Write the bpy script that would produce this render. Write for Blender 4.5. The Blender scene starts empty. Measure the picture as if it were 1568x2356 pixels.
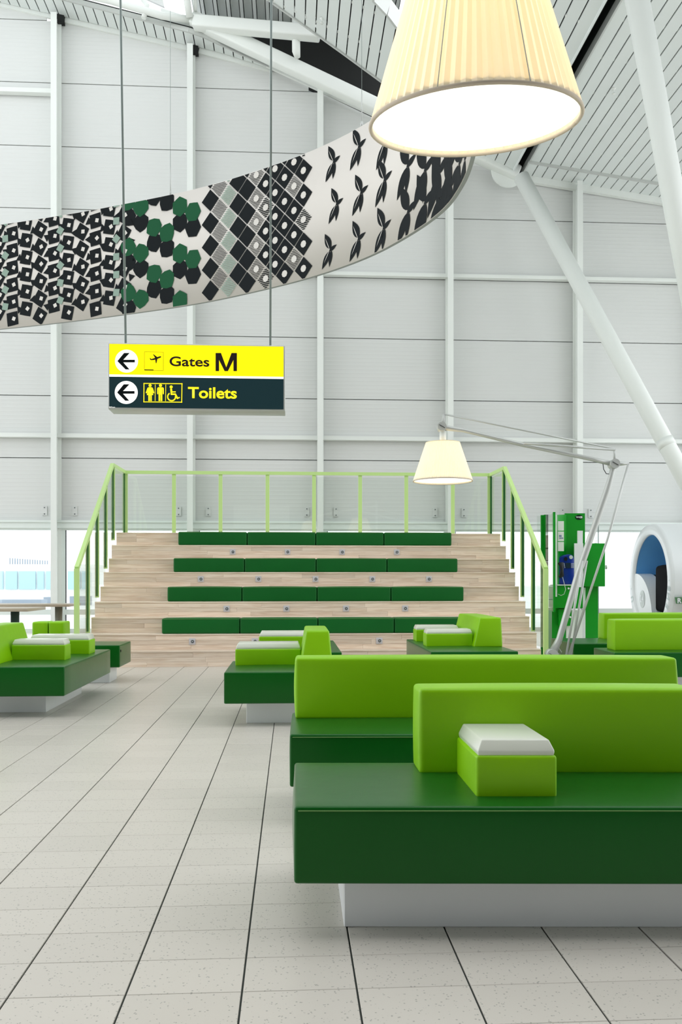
import bpy, bmesh, math, random
from mathutils import Vector, Matrix
random.seed(7)
PI = math.pi
# ---------------------------------------------------------------- camera
F = 1950.0            # focal length in pixels of the 1568 px wide frame
CX, HY = 784.0, 1336.0
TH = math.radians(3.346)
EYE = 1.08
cam_data = bpy.data.cameras.new('camera')
cam = bpy.data.objects.new('camera', cam_data)
bpy.context.scene.collection.objects.link(cam)
cam_data.sensor_fit = 'HORIZONTAL'; cam_data.sensor_width = 36.0
cam_data.lens = 36.0 * F / 1568.0
cam_data.shift_y = (HY - 1178.0) / 1568.0
cam_data.clip_start = 0.05; cam_data.clip_end = 500
cam.location = (0, 0, EYE)
cam.rotation_euler = (PI / 2, 0, -TH)
sc = bpy.context.scene
sc.camera = cam
# ---------------------------------------------------------------- world and light
w = bpy.data.worlds.new('overcast'); sc.world = w; w.use_nodes = True
bg = w.node_tree.nodes['Background']
bg.inputs[0].default_value = (0.955, 0.985, 1.0, 1)
bg.inputs[1].default_value = 2.15
def area(name, loc, rot, sx, sy, power, col=(1, 1, 1)):
    l = bpy.data.lights.new(name, 'AREA'); l.shape = 'RECTANGLE'; l.size = sx; l.size_y = sy
    l.energy = power; l.color = col
    o = bpy.data.objects.new(name, l); sc.collection.objects.link(o)
    o.location = loc; o.rotation_euler = rot
    return o
sc.view_settings.view_transform = 'Standard'; sc.view_settings.look = 'None'
sc.view_settings.gamma = 1.0; sc.view_settings.use_curve_mapping = False
sc.view_settings.exposure = 0.0
# ---------------------------------------------------------------- geometry of the place
cT, sT = math.cos(TH), math.sin(TH)
def C2W(cx, cz, z=0.0):            # right of / ahead of the viewpoint -> world
    return Vector((cx * cT + cz * sT, -cx * sT + cz * cT, z))
def ray(x, y):
    u, v = (x - CX) / F, (HY - y) / F
    return Vector((u * cT + sT, -u * sT + cT, v))
def PY(x, y, Y):                   # point on the plane world y = Y
    d = ray(x, y); t = Y / d.y
    return Vector((d.x * t, Y, EYE + d.z * t))
def PC(x, y, D):
    return Vector((0, 0, EYE)) + ray(x, y) * D
def S(r, g, b):                    # sRGB 0-255 -> linear
    f = lambda c: (c / 255 / 12.92) if c <= 10 else ((c / 255 + 0.055) / 1.055) ** 2.4
    return (f(r), f(g), f(b), 1)
# ---------------------------------------------------------------- materials
def mat(name, col, rough=0.5, metal=0.0, spec=0.5, coat=0.0, bump=None, vary=None, emit=None, alpha=None):
    m = bpy.data.materials.new(name); m.use_nodes = True
    nt = m.node_tree; b = nt.nodes['Principled BSDF']
    b.inputs['Base Color'].default_value = col
    b.inputs['Roughness'].default_value = rough
    b.inputs['Metallic'].default_value = metal
    b.inputs['Specular IOR Level'].default_value = spec
    b.inputs['Coat Weight'].default_value = coat
    b.inputs['Coat Roughness'].default_value = 0.25
    if emit:
        b.inputs['Emission Color'].default_value = emit[0]; b.inputs['Emission Strength'].default_value = emit[1]
    geo = None
    if bump or vary:
        geo = nt.nodes.new('ShaderNodeNewGeometry')
    if vary:                       # (scale, amount) soft tonal variation of the thing's own colour
        n = nt.nodes.new('ShaderNodeTexNoise'); n.inputs['Scale'].default_value = vary[0]
        nt.links.new(geo.outputs['Position'], n.inputs['Vector'])
        mp = nt.nodes.new('ShaderNodeMapRange')
        mp.inputs[1].default_value = 0.3; mp.inputs[2].default_value = 0.7
        mp.inputs[3].default_value = 1 - vary[1]; mp.inputs[4].default_value = 1 + vary[1]
        nt.links.new(n.outputs[0], mp.inputs[0])
        vm = nt.nodes.new('ShaderNodeVectorMath'); vm.operation = 'SCALE'
        vm.inputs[0].default_value = col[:3]
        nt.links.new(mp.outputs[0], vm.inputs[3])
        nt.links.new(vm.outputs[0], b.inputs['Base Color'])
    if bump:                       # (scale, strength, distance)
        n = nt.nodes.new('ShaderNodeTexNoise'); n.inputs['Scale'].default_value = bump[0]
        n.inputs['Detail'].default_value = 4
        nt.links.new(geo.outputs['Position'], n.inputs['Vector'])
        bp_ = nt.nodes.new('ShaderNodeBump'); bp_.inputs['Strength'].default_value = bump[1]
        bp_.inputs['Distance'].default_value = bump[2]
        nt.links.new(n.outputs[0], bp_.inputs['Height'])
        nt.links.new(bp_.outputs[0], b.inputs['Normal'])
    return m
M_white = mat('white_steel', S(232, 236, 232), 0.45, vary=(0.6, 0.03))
M_frame = mat('white_frame', S(228, 236, 232), 0.4)
M_slat = mat('ceiling_slat_paint', S(222, 228, 226), 0.5, vary=(0.8, 0.03))
M_black = mat('painted_shade_black', S(10, 14, 13), 0.7)
M_backing = mat('plenum_shade_black', S(14, 20, 18), 0.6)
M_lime = mat('lime_leatherette', S(138, 200, 0), 0.42, spec=0.35, coat=0.05, bump=(7, 0.25, 0.012), vary=(1.6, 0.05))
M_dgreen = mat('dark_green_leatherette', S(0, 88, 16), 0.45, spec=0.12, coat=1.0, bump=(5, 0.25, 0.012), vary=(1.4, 0.06))
M_bench = mat('bench_green_leatherette', S(6, 98, 34), 0.5, spec=0.3, coat=0.0, bump=(6, 0.2, 0.01), vary=(1.5, 0.05))
for m_ in (M_dgreen,):
    b_ = m_.node_tree.nodes['Principled BSDF']; b_.inputs['Coat IOR'].default_value = 1.27; b_.inputs['Coat Roughness'].default_value = 0.3
M_seam = mat('seam_thread', S(86, 130, 60), 0.6)
M_alu = mat('brushed_aluminium', S(236, 238, 240), 0.34, metal=0.1, bump=(60, 0.1, 0.002))
M_tray = mat('pale_tray_plastic', S(226, 229, 216), 0.25, coat=0.2)
M_grey = mat('grey_metal', S(200, 203, 200), 0.35, metal=0.3)
M_rod = mat('rod_steel', S(142, 154, 152), 0.4, metal=0.3)
M_rail = mat('pale_green_rail_paint', S(200, 232, 150), 0.4)
M_gasket = mat('dark_green_gasket', S(20, 92, 36), 0.4)
M_sock = mat('socket_plate', S(205, 203, 208), 0.35)
M_sockd = mat('socket_dark', S(90, 100, 104), 0.4)
M_green = mat('payphone_green_paint', S(0, 146, 28), 0.35, vary=(1.5, 0.05))
M_blue = mat('payphone_blue_plastic', S(6, 52, 160), 0.3)
M_dark = mat('dark_plastic', S(16, 20, 30), 0.4)
M_paper = mat('paper_notice', S(225, 230, 222), 0.6)
M_ink = mat('ink_blue', S(90, 110, 160), 0.6)
M_print = mat('black_print', S(4, 14, 18), 0.6, spec=0.15)
M_printg = mat('green_print', S(22, 88, 54), 0.6, spec=0.15)
M_cream = mat('banner_cream', S(226, 221, 214), 0.5, vary=(0.9, 0.02))
M_tile = None
M_podw = mat('pod_white_shell', S(232, 236, 238), 0.3, coat=0.3)
M_podb = mat('pod_blue_lining', S(100, 172, 232), 0.5)
M_navy = mat('pod_navy_panel', S(8, 44, 66), 0.5)
M_wood_t = mat('table_top_wood', S(178, 165, 146), 0.4, vary=(3, 0.08))
M_tarmac = mat('outside_tarmac', S(225, 228, 230), 0.8, vary=(0.05, 0.05))
M_farw = mat('far_building_white', S(240, 242, 242), 0.6)
M_farg = mat('far_building_glass', S(172, 204, 214), 0.2)
M_farr = mat('far_building_grey', S(150, 162, 175), 0.6)

def glass(name, tint, ior=1.45):
    m = bpy.data.materials.new(name); m.use_nodes = True; nt = m.node_tree
    nt.nodes.remove(nt.nodes['Principled BSDF']); out = nt.nodes['Material Output']
    tr = nt.nodes.new('ShaderNodeBsdfTransparent'); tr.inputs[0].default_value = tint
    gl = nt.nodes.new('ShaderNodeBsdfGlossy'); gl.inputs['Roughness'].default_value = 0.02
    lw = nt.nodes.new('ShaderNodeLayerWeight'); lw.inputs[0].default_value = 0.5
    pw = nt.nodes.new('ShaderNodeMath'); pw.operation = 'POWER'; pw.inputs[1].default_value = 5
    nt.links.new(lw.outputs['Facing'], pw.inputs[0])
    fr = nt.nodes.new('ShaderNodeMath'); fr.operation = 'MULTIPLY_ADD'; fr.inputs[1].default_value = 0.9; fr.inputs[2].default_value = 0.035
    nt.links.new(pw.outputs[0], fr.inputs[0])
    mx = nt.nodes.new('ShaderNodeMixShader')
    nt.links.new(fr.outputs[0], mx.inputs[0]); nt.links.new(tr.outputs[0], mx.inputs[1]); nt.links.new(gl.outputs[0], mx.inputs[2])
    nt.links.new(mx.outputs[0], out.inputs[0])
    return m
M_glass = glass('balustrade_glass', (0.95, 0.975, 0.955, 1))
M_wglass = glass('window_glass', (0.97, 0.985, 0.985, 1))

def emis(name, col, st, rough=0.4):
    m = mat(name, col, rough, emit=(col, st)); return m
M_yel = emis('sign_yellow_backlit', S(255, 236, 0), 0.75)
M_sblk = emis('sign_dark_backlit', S(18, 48, 54), 0.25)
M_swht = emis('sign_white_backlit', S(255, 255, 250), 0.9)
M_sytx = emis('sign_yellow_letters', S(255, 232, 30), 0.75)
M_sink = mat('sign_black_letters', S(28, 6, 8), 0.5)
M_diff = emis('lamp_diffuser', (1.0, 0.96, 0.86, 1), 1.35)

# wood planks: grain along the step, each plank its own tone
def wood():
    m = bpy.data.materials.new('pale_ash_planks'); m.use_nodes = True; nt = m.node_tree; b = nt.nodes['Principled BSDF']
    geo = nt.nodes.new('ShaderNodeNewGeometry'); oi = nt.nodes.new('ShaderNodeObjectInfo')
    mp = nt.nodes.new('ShaderNodeMapping'); mp.inputs['Scale'].default_value = (1.3, 8, 26)
    ad = nt.nodes.new('ShaderNodeVectorMath'); ad.operation = 'ADD'
    sc_ = nt.nodes.new('ShaderNodeVectorMath'); sc_.operation = 'SCALE'; sc_.inputs[0].default_value = (37, 11, 5)
    nt.links.new(oi.outputs['Random'], sc_.inputs[3])
    nt.links.new(geo.outputs['Position'], mp.inputs[0]); nt.links.new(mp.outputs[0], ad.inputs[0]); nt.links.new(sc_.outputs[0], ad.inputs[1])
    n = nt.nodes.new('ShaderNodeTexNoise'); n.inputs['Scale'].default_value = 1.6; n.inputs['Detail'].default_value = 5
    n.inputs['Distortion'].default_value = 1.1
    nt.links.new(ad.outputs[0], n.inputs['Vector'])
    cr = nt.nodes.new('ShaderNodeValToRGB')
    cr.color_ramp.elements[0].position = 0.28; cr.color_ramp.elements[0].color = S(224, 198, 174)
    cr.color_ramp.elements[1].position = 0.62; cr.color_ramp.elements[1].color = S(250, 232, 214)
    nt.links.new(n.outputs[0], cr.inputs[0])
    mr = nt.nodes.new('ShaderNodeMapRange'); mr.inputs[3].default_value = 0.8; mr.inputs[4].default_value = 1.06
    nt.links.new(oi.outputs['Random'], mr.inputs[0])
    vm = nt.nodes.new('ShaderNodeVectorMath'); vm.operation = 'SCALE'
    nt.links.new(cr.outputs[0], vm.inputs[0]); nt.links.new(mr.outputs[0], vm.inputs[3])
    nt.links.new(vm.outputs[0], b.inputs['Base Color']); b.inputs['Roughness'].default_value = 0.5
    return m
M_wood = wood()
def tile_mat():
    m = bpy.data.materials.new('speckled_tile'); m.use_nodes = True; nt = m.node_tree; b = nt.nodes['Principled BSDF']
    geo = nt.nodes.new('ShaderNodeNewGeometry'); oi = nt.nodes.new('ShaderNodeObjectInfo')
    v = nt.nodes.new('ShaderNodeTexVoronoi'); v.inputs['Scale'].default_value = 95
    nt.links.new(geo.outputs['Position'], v.inputs['Vector'])
    n = nt.nodes.new('ShaderNodeTexNoise'); n.inputs['Scale'].default_value = 55
    nt.links.new(geo.outputs['Position'], n.inputs['Vector'])
    lt = nt.nodes.new('ShaderNodeMath'); lt.operation = 'LESS_THAN'; lt.inputs[1].default_value = 0.26
    nt.links.new(v.outputs['Distance'], lt.inputs[0])
    gt = nt.nodes.new('ShaderNodeMath'); gt.operation = 'GREATER_THAN'; gt.inputs[1].default_value = 0.52
    nt.links.new(n.outputs[0], gt.inputs[0])
    mu = nt.nodes.new('ShaderNodeMath'); mu.operation = 'MULTIPLY'
    nt.links.new(lt.outputs[0], mu.inputs[0]); nt.links.new(gt.outputs[0], mu.inputs[1])
    m8 = nt.nodes.new('ShaderNodeMath'); m8.operation = 'MULTIPLY'; m8.inputs[1].default_value = 0.55
    nt.links.new(mu.outputs[0], m8.inputs[0])
    mx = nt.nodes.new('ShaderNodeMix'); mx.data_type = 'RGBA'
    nt.links.new(m8.outputs[0], mx.inputs[0])
    mx.inputs[6].default_value = S(210, 204, 195); mx.inputs[7].default_value = S(128, 128, 122)
    mr = nt.nodes.new('ShaderNodeMapRange'); mr.inputs[3].default_value = 0.965; mr.inputs[4].default_value = 1.03
    nt.links.new(oi.outputs['Random'], mr.inputs[0])
    vm = nt.nodes.new('ShaderNodeVectorMath'); vm.operation = 'SCALE'
    nt.links.new(mx.outputs[2], vm.inputs[0]); nt.links.new(mr.outputs[0], vm.inputs[3])
    nt.links.new(vm.outputs[0], b.inputs['Base Color'])
    b.inputs['Roughness'].default_value = 0.3; b.inputs['Specular IOR Level'].default_value = 0.45
    return m
M_tile = tile_mat()
M_grout = mat('dark_grout', S(52, 58, 54), 0.8)
def wall_mat():                    # fine horizontal flutes of the cladding sheets
    m = mat('wall_cladding', S(218, 220, 218), 0.5)
    nt = m.node_tree; b = nt.nodes['Principled BSDF']
    geo = nt.nodes.new('ShaderNodeNewGeometry'); sx = nt.nodes.new('ShaderNodeSeparateXYZ')
    nt.links.new(geo.outputs['Position'], sx.inputs[0])
    a = nt.nodes.new('ShaderNodeMath'); a.operation = 'MULTIPLY'; a.inputs[1].default_value = 2 * PI / 0.163
    nt.links.new(sx.outputs[2], a.inputs[0])
    s = nt.nodes.new('ShaderNodeMath'); s.operation = 'SINE'; nt.links.new(a.outputs[0], s.inputs[0])
    p = nt.nodes.new('ShaderNodeMath'); p.operation = 'POWER'; p.inputs[1].default_value = 8
    nt.links.new(s.outputs[0], p.inputs[0])
    bu = nt.nodes.new('ShaderNodeBump'); bu.inputs['Strength'].default_value = 0.2; bu.inputs['Distance'].default_value = 0.01
    nt.links.new(p.outputs[0], bu.inputs['Height']); nt.links.new(bu.outputs[0], b.inputs['Normal'])
    return m
M_wall = wall_mat()
M_wallback = mat('wall_joint_grey', S(150, 156, 154), 0.7)  # plain grey backing visible in the panel joints
def shade_mat():                   # pleated fabric that lets the bulb's light through
    m = bpy.data.materials.new('pleated_shade_fabric'); m.use_nodes = True; nt = m.node_tree
    nt.nodes.remove(nt.nodes['Principled BSDF']); out = nt.nodes['Material Output']
    d = nt.nodes.new('ShaderNodeBsdfDiffuse'); d.inputs[0].default_value = S(246, 240, 222)
    t = nt.nodes.new('ShaderNodeBsdfTranslucent'); t.inputs[0].default_value = S(255, 246, 222)
    mx = nt.nodes.new('ShaderNodeMixShader'); mx.inputs[0].default_value = 0.19
    nt.links.new(d.outputs[0], mx.inputs[1]); nt.links.new(t.outputs[0], mx.inputs[2]); nt.links.new(mx.outputs[0], out.inputs[0])
    return m
M_shade = shade_mat()

# ---------------------------------------------------------------- object helpers
COL = sc.collection
WM = {}                            # object name -> world matrix of its thing
def link(name, me, parent=None):
    o = bpy.data.objects.new(name, me); COL.objects.link(o)
    if parent is not None:
        o.parent = parent; WM[o.name] = WM.get(parent.name, Matrix())
    return o
def empty(name, loc=(0, 0, 0), rz=0):
    o = bpy.data.objects.new(name, None); COL.objects.link(o)
    o.location = loc; o.rotation_euler = (0, 0, rz); o.empty_display_size = 0.1
    WM[o.name] = Matrix.Translation(Vector(loc)) @ Matrix.Rotation(rz, 4, 'Z')
    return o
def tag(o, label, cat, group=None):
    o['label'] = label; o['category'] = cat
    if group: o['group'] = group
    return o
class MB:
    def __init__(s): s.v = []; s.f = []; s.m = []; s.sm = []
    def add(s, vs, fs, mi=0, smooth=False):
        k = len(s.v); s.v += [tuple(p) for p in vs]
        for f in fs: s.f.append([i + k for i in f]); s.m.append(mi); s.sm.append(smooth)
        return s
    def box(s, x0, x1, y0, y1, z0, z1, mi=0):
        vs = [(x, y, z) for z in (z0, z1) for y in (y0, y1) for x in (x0, x1)]
        return s.add(vs, [(0, 2, 3, 1), (4, 5, 7, 6), (0, 1, 5, 4), (2, 6, 7, 3), (0, 4, 6, 2), (1, 3, 7, 5)], mi)
    def prism(s, pts, dv, mi=0):   # polygon extruded by the vector dv
        n = len(pts); dv = Vector(dv); a = [Vector(p) for p in pts]; b = [p + dv for p in a]
        fs = [tuple(range(n))[::-1], tuple(range(n, 2 * n))] + [(i, (i + 1) % n, n + (i + 1) % n, n + i) for i in range(n)]
        return s.add(a + b, fs, mi)
    def tube(s, pts, r, n=12, mi=0, cap=True):
        pts = [Vector(p) for p in pts]; rs = r if isinstance(r, (list, tuple)) else [r] * len(pts)
        vs = []; fs = []; up = None
        for i, p in enumerate(pts):
            d = (pts[min(i + 1, len(pts) - 1)] - pts[max(i - 1, 0)]).normalized()
            if up is None:
                up = Vector((0, 0, 1)) if abs(d.z) < 0.9 else Vector((1, 0, 0))
            a = d.cross(up).normalized(); b = a.cross(d).normalized(); up = b
            for k in range(n):
                t = 2 * PI * k / n; vs.append(p + (a * math.cos(t) + b * math.sin(t)) * rs[i])
        for i in range(len(pts) - 1):
            for k in range(n):
                fs.append((i * n + k, i * n + (k + 1) % n, (i + 1) * n + (k + 1) % n, (i + 1) * n + k))
        s.add(vs, fs, mi, True)
        if cap:
            k0 = len(s.v) - len(vs)
            s.f.append([k0 + k for k in range(n)][::-1]); s.m.append(mi); s.sm.append(False)
            s.f.append([k0 + (len(pts) - 1) * n + k for k in range(n)]); s.m.append(mi); s.sm.append(False)
        return s
    def beam(s, a, b, w_, h_, up=(0, 0, 1), mi=0):
        a = Vector(a); b = Vector(b); d = (b - a).normalized(); u = Vector(up)
        r = d.cross(u).normalized() * w_ / 2; t = r.cross(d).normalized() * h_ / 2
        return s.prism([a - r - t, a + r - t, a + r + t, a - r + t], b - a, mi)
    def lathe(s, prof, n=32, c=(0, 0, 0), M=None, mi=0, closed=False):
        vs = []; fs = []
        for (r, z) in prof:
            for k in range(n):
                t = 2 * PI * k / n; p = Vector((r * math.cos(t), r * math.sin(t), z))
                vs.append((M @ p) if M else p + Vector(c))
        for i in range(len(prof) - 1):
            for k in range(n): fs.append((i * n + k, i * n + (k + 1) % n, (i + 1) * n + (k + 1) % n, (i + 1) * n + k))
        return s.add(vs, fs, mi, True)
    def mesh(s, name, mats, parent=None, world=False):
        vs = s.v
        if world and parent is not None:
            im = WM.get(parent.name, Matrix()).inverted(); vs = [im @ Vector(p) for p in vs]
        me = bpy.data.meshes.new(name); me.from_pydata([tuple(p) for p in vs], [], s.f)
        for m in (mats if isinstance(mats, (list, tuple)) else [mats]): me.materials.append(m)
        me.polygons.foreach_set('material_index', s.m); me.polygons.foreach_set('use_smooth', s.sm)
        me.validate(); me.update()
        bm = bmesh.new(); bm.from_mesh(me); bmesh.ops.recalc_face_normals(bm, faces=bm.faces); bm.to_mesh(me); bm.free()
        return me
    def obj(s, name, mats, parent=None, world=False):
        return link(name, s.mesh(name, mats, parent, world), parent)
def bevel(me, w_, seg=2, smooth=True, angle=0.4):
    bm = bmesh.new(); bm.from_mesh(me)
    es = [e for e in bm.edges if len(e.link_faces) == 2 and e.calc_face_angle(0) > angle]
    bmesh.ops.bevel(bm, geom=es, offset=w_, segments=seg, profile=0.5, affect='EDGES', clamp_overlap=True)
    for f in bm.faces: f.smooth = smooth
    bm.to_mesh(me); bm.free()
    if smooth:
        try: me.set_sharp_from_angle(angle=math.radians(50))
        except Exception: pass
    return me
def pad(x0, x1, y0, y1, z0, z1, r=0.025, puff=0.008, tx=(0, 0), ty=(0, 0), seg=4):
    """upholstered block: subdivided, slightly swollen faces, rounded edges; tx/ty shift the top edges inwards"""
    bm = bmesh.new()
    vs = {}
    N = 8
    c = Vector(((x0 + x1) / 2, (y0 + y1) / 2, (z0 + z1) / 2)); h = Vector(((x1 - x0) / 2, (y1 - y0) / 2, (z1 - z0) / 2))
    b0 = bmesh.ops.create_cube(bm, size=2)
    es = bm.edges[:]
    bmesh.ops.bevel(bm, geom=[], offset=0.01, affect='EDGES')
    for v in bm.verts:
        v.co = Vector((v.co.x * h.x, v.co.y * h.y, v.co.z * h.z))
        if v.co.z > 0:
            v.co.x += tx[0] if v.co.x < 0 else -tx[1]
            v.co.y += ty[0] if v.co.y < 0 else -ty[1]
    bmesh.ops.bevel(bm, geom=bm.edges[:], offset=r, segments=seg, profile=0.55, affect='EDGES', clamp_overlap=True)
    # cut the large faces so that they can swell
    for ax in range(3):
        for k in range(1, N):
            t = -1 + 2 * k / N
            co = Vector((0, 0, 0)); co[ax] = t * h[ax]; no = Vector((0, 0, 0)); no[ax] = 1
            bmesh.ops.bisect_plane(bm, geom=bm.verts[:] + bm.edges[:] + bm.faces[:], plane_co=co, plane_no=no)
    for v in bm.verts:
        q = Vector((abs(v.co.x) / h.x, abs(v.co.y) / h.y, abs(v.co.z) / h.z))
        for ax in range(3):
            if q[ax] > 0.93:
                o1, o2 = (ax + 1) % 3, (ax + 2) % 3
                s_ = max(0, 1 - q[o1] ** 2) * max(0, 1 - q[o2] ** 2)
                v.co[ax] += math.copysign(puff * s_, v.co[ax])
        v.co += c
    for f in bm.faces: f.smooth = True
    me = bpy.data.meshes.new('pad'); bm.to_mesh(me); bm.free()
    return me
def text_mesh(s, size, bold=0.0, spacing=1.0):
    cu = bpy.data.curves.new('lettering', 'FONT'); cu.body = s; cu.size = size; cu.offset = bold; cu.space_character = spacing
    cu.resolution_u = 6
    o = bpy.data.objects.new('lettering', cu); COL.objects.link(o)
    dg = bpy.context.evaluated_depsgraph_get()
    me = bpy.data.meshes.new_from_object(o.evaluated_get(dg)); bpy.data.objects.remove(o)
    return me
def place_text(name, s, p0, p1h, m, parent, xdir, zdir, bold=0.0, spacing=1.0, width=None):
    """letters from the lower-left point p0, cap height p1h, laid along xdir / zdir; width forces the run length"""
    me = text_mesh(s, 1.0, bold, spacing)
    xs = [v.co.x for v in me.vertices]; ys = [v.co.y for v in me.vertices]
    ref = text_mesh('M', 1.0, bold); cap = max(v.co.y for v in ref.vertices)
    k = p1h / cap; x0 = min(xs); kx = k if width is None else width / (max(xs) - x0)
    im = WM.get(parent.name, Matrix()).inverted()
    for v in me.vertices:
        v.co = im @ (Vector(p0) + Vector(xdir) * (v.co.x - x0) * kx + Vector(zdir) * v.co.y * k)
    me.materials.clear(); me.materials.append(m)
    return link(name, me, parent)

# ================================================================ STRUCTURE
YW = 18.0
# ---- floor
L, W = 0.2003, 0.3024
X_J, Y_J = -0.1295, 2.238
fl = MB().box(-14, 14, -6, YW + 0.3, -0.2, -0.005).obj('floor', M_grout); fl['kind'] = 'structure'
tile_me = bevel(MB().box(0.0027, W - 0.0027, 0.0011, L - 0.0011, -0.006, 0.0).mesh('tile', M_tile), 0.0012, 1, False)
def in_view(X, Y):
    cz = Y * cT + X * sT; cx = X * cT - Y * sT
    if cz < 1.9: return False
    x = CX + F * cx / cz; y = HY + EYE * F / cz
    return -60 < x < 1568 + 20 and y < 2420
cells = []
for j in range(-20, 84):
    for i in range(-48, 48):
        X, Y = X_J + i * W, Y_J + j * L
        if Y < YW - 0.1: cells.append((X, Y))
hide = lambda X, Y: (-0.1 < (X - 0.15) and 2.75 < Y < 3.1) or (X > 0.2 and 2.85 < Y < 4.6)
near = [c for c in cells if in_view(c[0] + W / 2, c[1] + L / 2) and not hide(c[0] + W / 2, c[1] + L / 2)]
near.sort(key=lambda c: c[1]); near = near[:300]; ns = set(near)
for (X, Y) in near:
    o = link('tile', tile_me, fl); o.location = (X, Y, 0)
rest = MB()
for (X, Y) in cells:
    if (X, Y) not in ns and abs(X) < 14:
        x0, x1, y0, y1 = X + 0.0027, X + W - 0.0027, Y + 0.0011, Y + L - 0.0011
        rest.add([(x0, y0, -0.005), (x1, y0, -0.005), (x1, y1, -0.005), (x0, y1, -0.005), (x0, y0, 0), (x1, y0, 0), (x1, y1, 0), (x0, y1, 0)],
                 [(4, 5, 6, 7), (0, 1, 5, 4), (1, 2, 6, 5), (2, 3, 7, 6), (3, 0, 4, 7)])
rt = rest.obj('tile_field', M_tile, fl); rt['kind'] = 'stuff'

# ---- wall: cladding sheets in bays between posts
top_px = [(-260, -48), (0, 16), (625, 160), (860, 272), (1180, 408), (1215, 412), (1568, 462), (1900, 506)]
top_pts = [PY(x, y, YW) for x, y in top_px]
def ztop(X):
    for a, b in zip(top_pts, top_pts[1:]):
        if a.x <= X <= b.x: return a.z + (b.z - a.z) * (X - a.x) / (b.x - a.x)
    return top_pts[0].z if X < top_pts[0].x else top_pts[-1].z
post_px = [138, 445, 739, 1033, 1325]
post_X = [PY(x, 700, YW).x for x in post_px]
dX = (post_X[-1] - post_X[0]) / 4
post_X = [post_X[0] - dX * 2, post_X[0] - dX] + post_X + [post_X[-1] + dX, post_X[-1] + 2 * dX]
seams = [2.41, 3.64, 4.94, 6.24, 7.53, 8.84, 10.14, 11.46, 12.76, 14.06]
Zh = 2.2                           # window head
wb = MB()
xs_ = [post_X[0]] + [p.x for p in top_pts if post_X[0] < p.x < post_X[-1]] + [post_X[-1]]
poly = [(post_X[0], YW + 0.07, 2.3), (post_X[-1], YW + 0.07, 2.3)] + [(x, YW + 0.07, ztop(x) + (0.35 if x > 4.6 else -0.03)) for x in xs_[::-1]]
wb.prism(poly, (0, 0.1, 0))
wall = wb.obj('wall_back', M_wallback); wall['kind'] = 'structure'
for i in range(len(post_X) - 1):
    xa, xb = post_X[i] + 0.005, post_X[i + 1] - 0.005
    zz = [2.30] + seams[1:]
    for k in range(len(zz) - 1):
        z0, z1 = zz[k] + 0.009, zz[k + 1] - 0.009
        sx_ = sorted([xa + (xb - xa) * q / 10 for q in range(11)] + [p.x for p in top_pts if xa < p.x < xb])
        tops = [(x, min(z1, ztop(x))) for x in sx_]
        tops = [t for t in tops if t[1] > z0 + 0.005]
        if len(tops) > 1:
            if all(abs(t[1] - z1) < 1e-6 for t in tops): tops = [tops[0], tops[-1]]
            pl = [(tops[0][0], z0), (tops[-1][0], z0)] + tops[::-1]
            m = MB().prism([(p[0], YW, p[1]) for p in pl], (0, 0.06, 0)).obj('wall_panel', M_wall, wall)
# posts (I sections) with bolted plates
def ibeam(mb, x, y0, z0, z1):
    mb.box(x - 0.075, x + 0.045, y0 - 0.012, y0 + 0.01, z0, z1)
    mb.box(x - 0.02, x - 0.005, y0 + 0.01, y0 + 0.27, z0, z1)
    mb.box(x - 0.075, x + 0.065, y0 + 0.27, y0 + 0.29, z0, z1)
posts = []
for i, x in enumerate(post_X):
    mb = MB(); ibeam(mb, x - 0.02 if i > 2 else x - 0.02, YW - 0.34, 0, ztop(x) - 0.05)
    p = mb.obj('wall_post', M_white, wall); posts.append(p)
    if 1 <= i <= 7:
        for s in (-1, 1):
            pl = MB().box(x + s * 0.31 - 0.05, x + s * 0.31 + 0.05, YW - 0.03, YW, 2.44, 2.63).obj('bolted_plate', M_wall, wall)
            b = MB()
            for zz in (2.47, 2.60): b.lathe([(0.0, 0), (0.012, 0), (0.012, 0.012), (0, 0.012)], 8, M=Matrix.Translation((x + s * 0.31, YW - 0.03, zz)) @ Matrix.Rotation(PI / 2, 4, 'X'))
            b.obj('bolt', M_sockd, pl)
# girts
def girt(x0, x1, y, hpx, n):
    a = PY(700, y, YW - 0.1); h = hpx * 18 / F
    o = MB().box(x0, x1, YW - 0.16, YW - 0.02, a.z - h / 2, a.z + h / 2).obj('girt', M_white, wall); return o
girt(post_X[0], post_X[-1], 1008, 9, 1); girt(post_X[0], post_X[-1], 629, 8, 2)
zg = PY(60, 216, YW).z
MB().box(post_X[0], post_X[2] - 0.05, YW - 0.16, YW - 0.02, zg - 0.05, zg + 0.04).obj('girt', M_white, wall)
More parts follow.
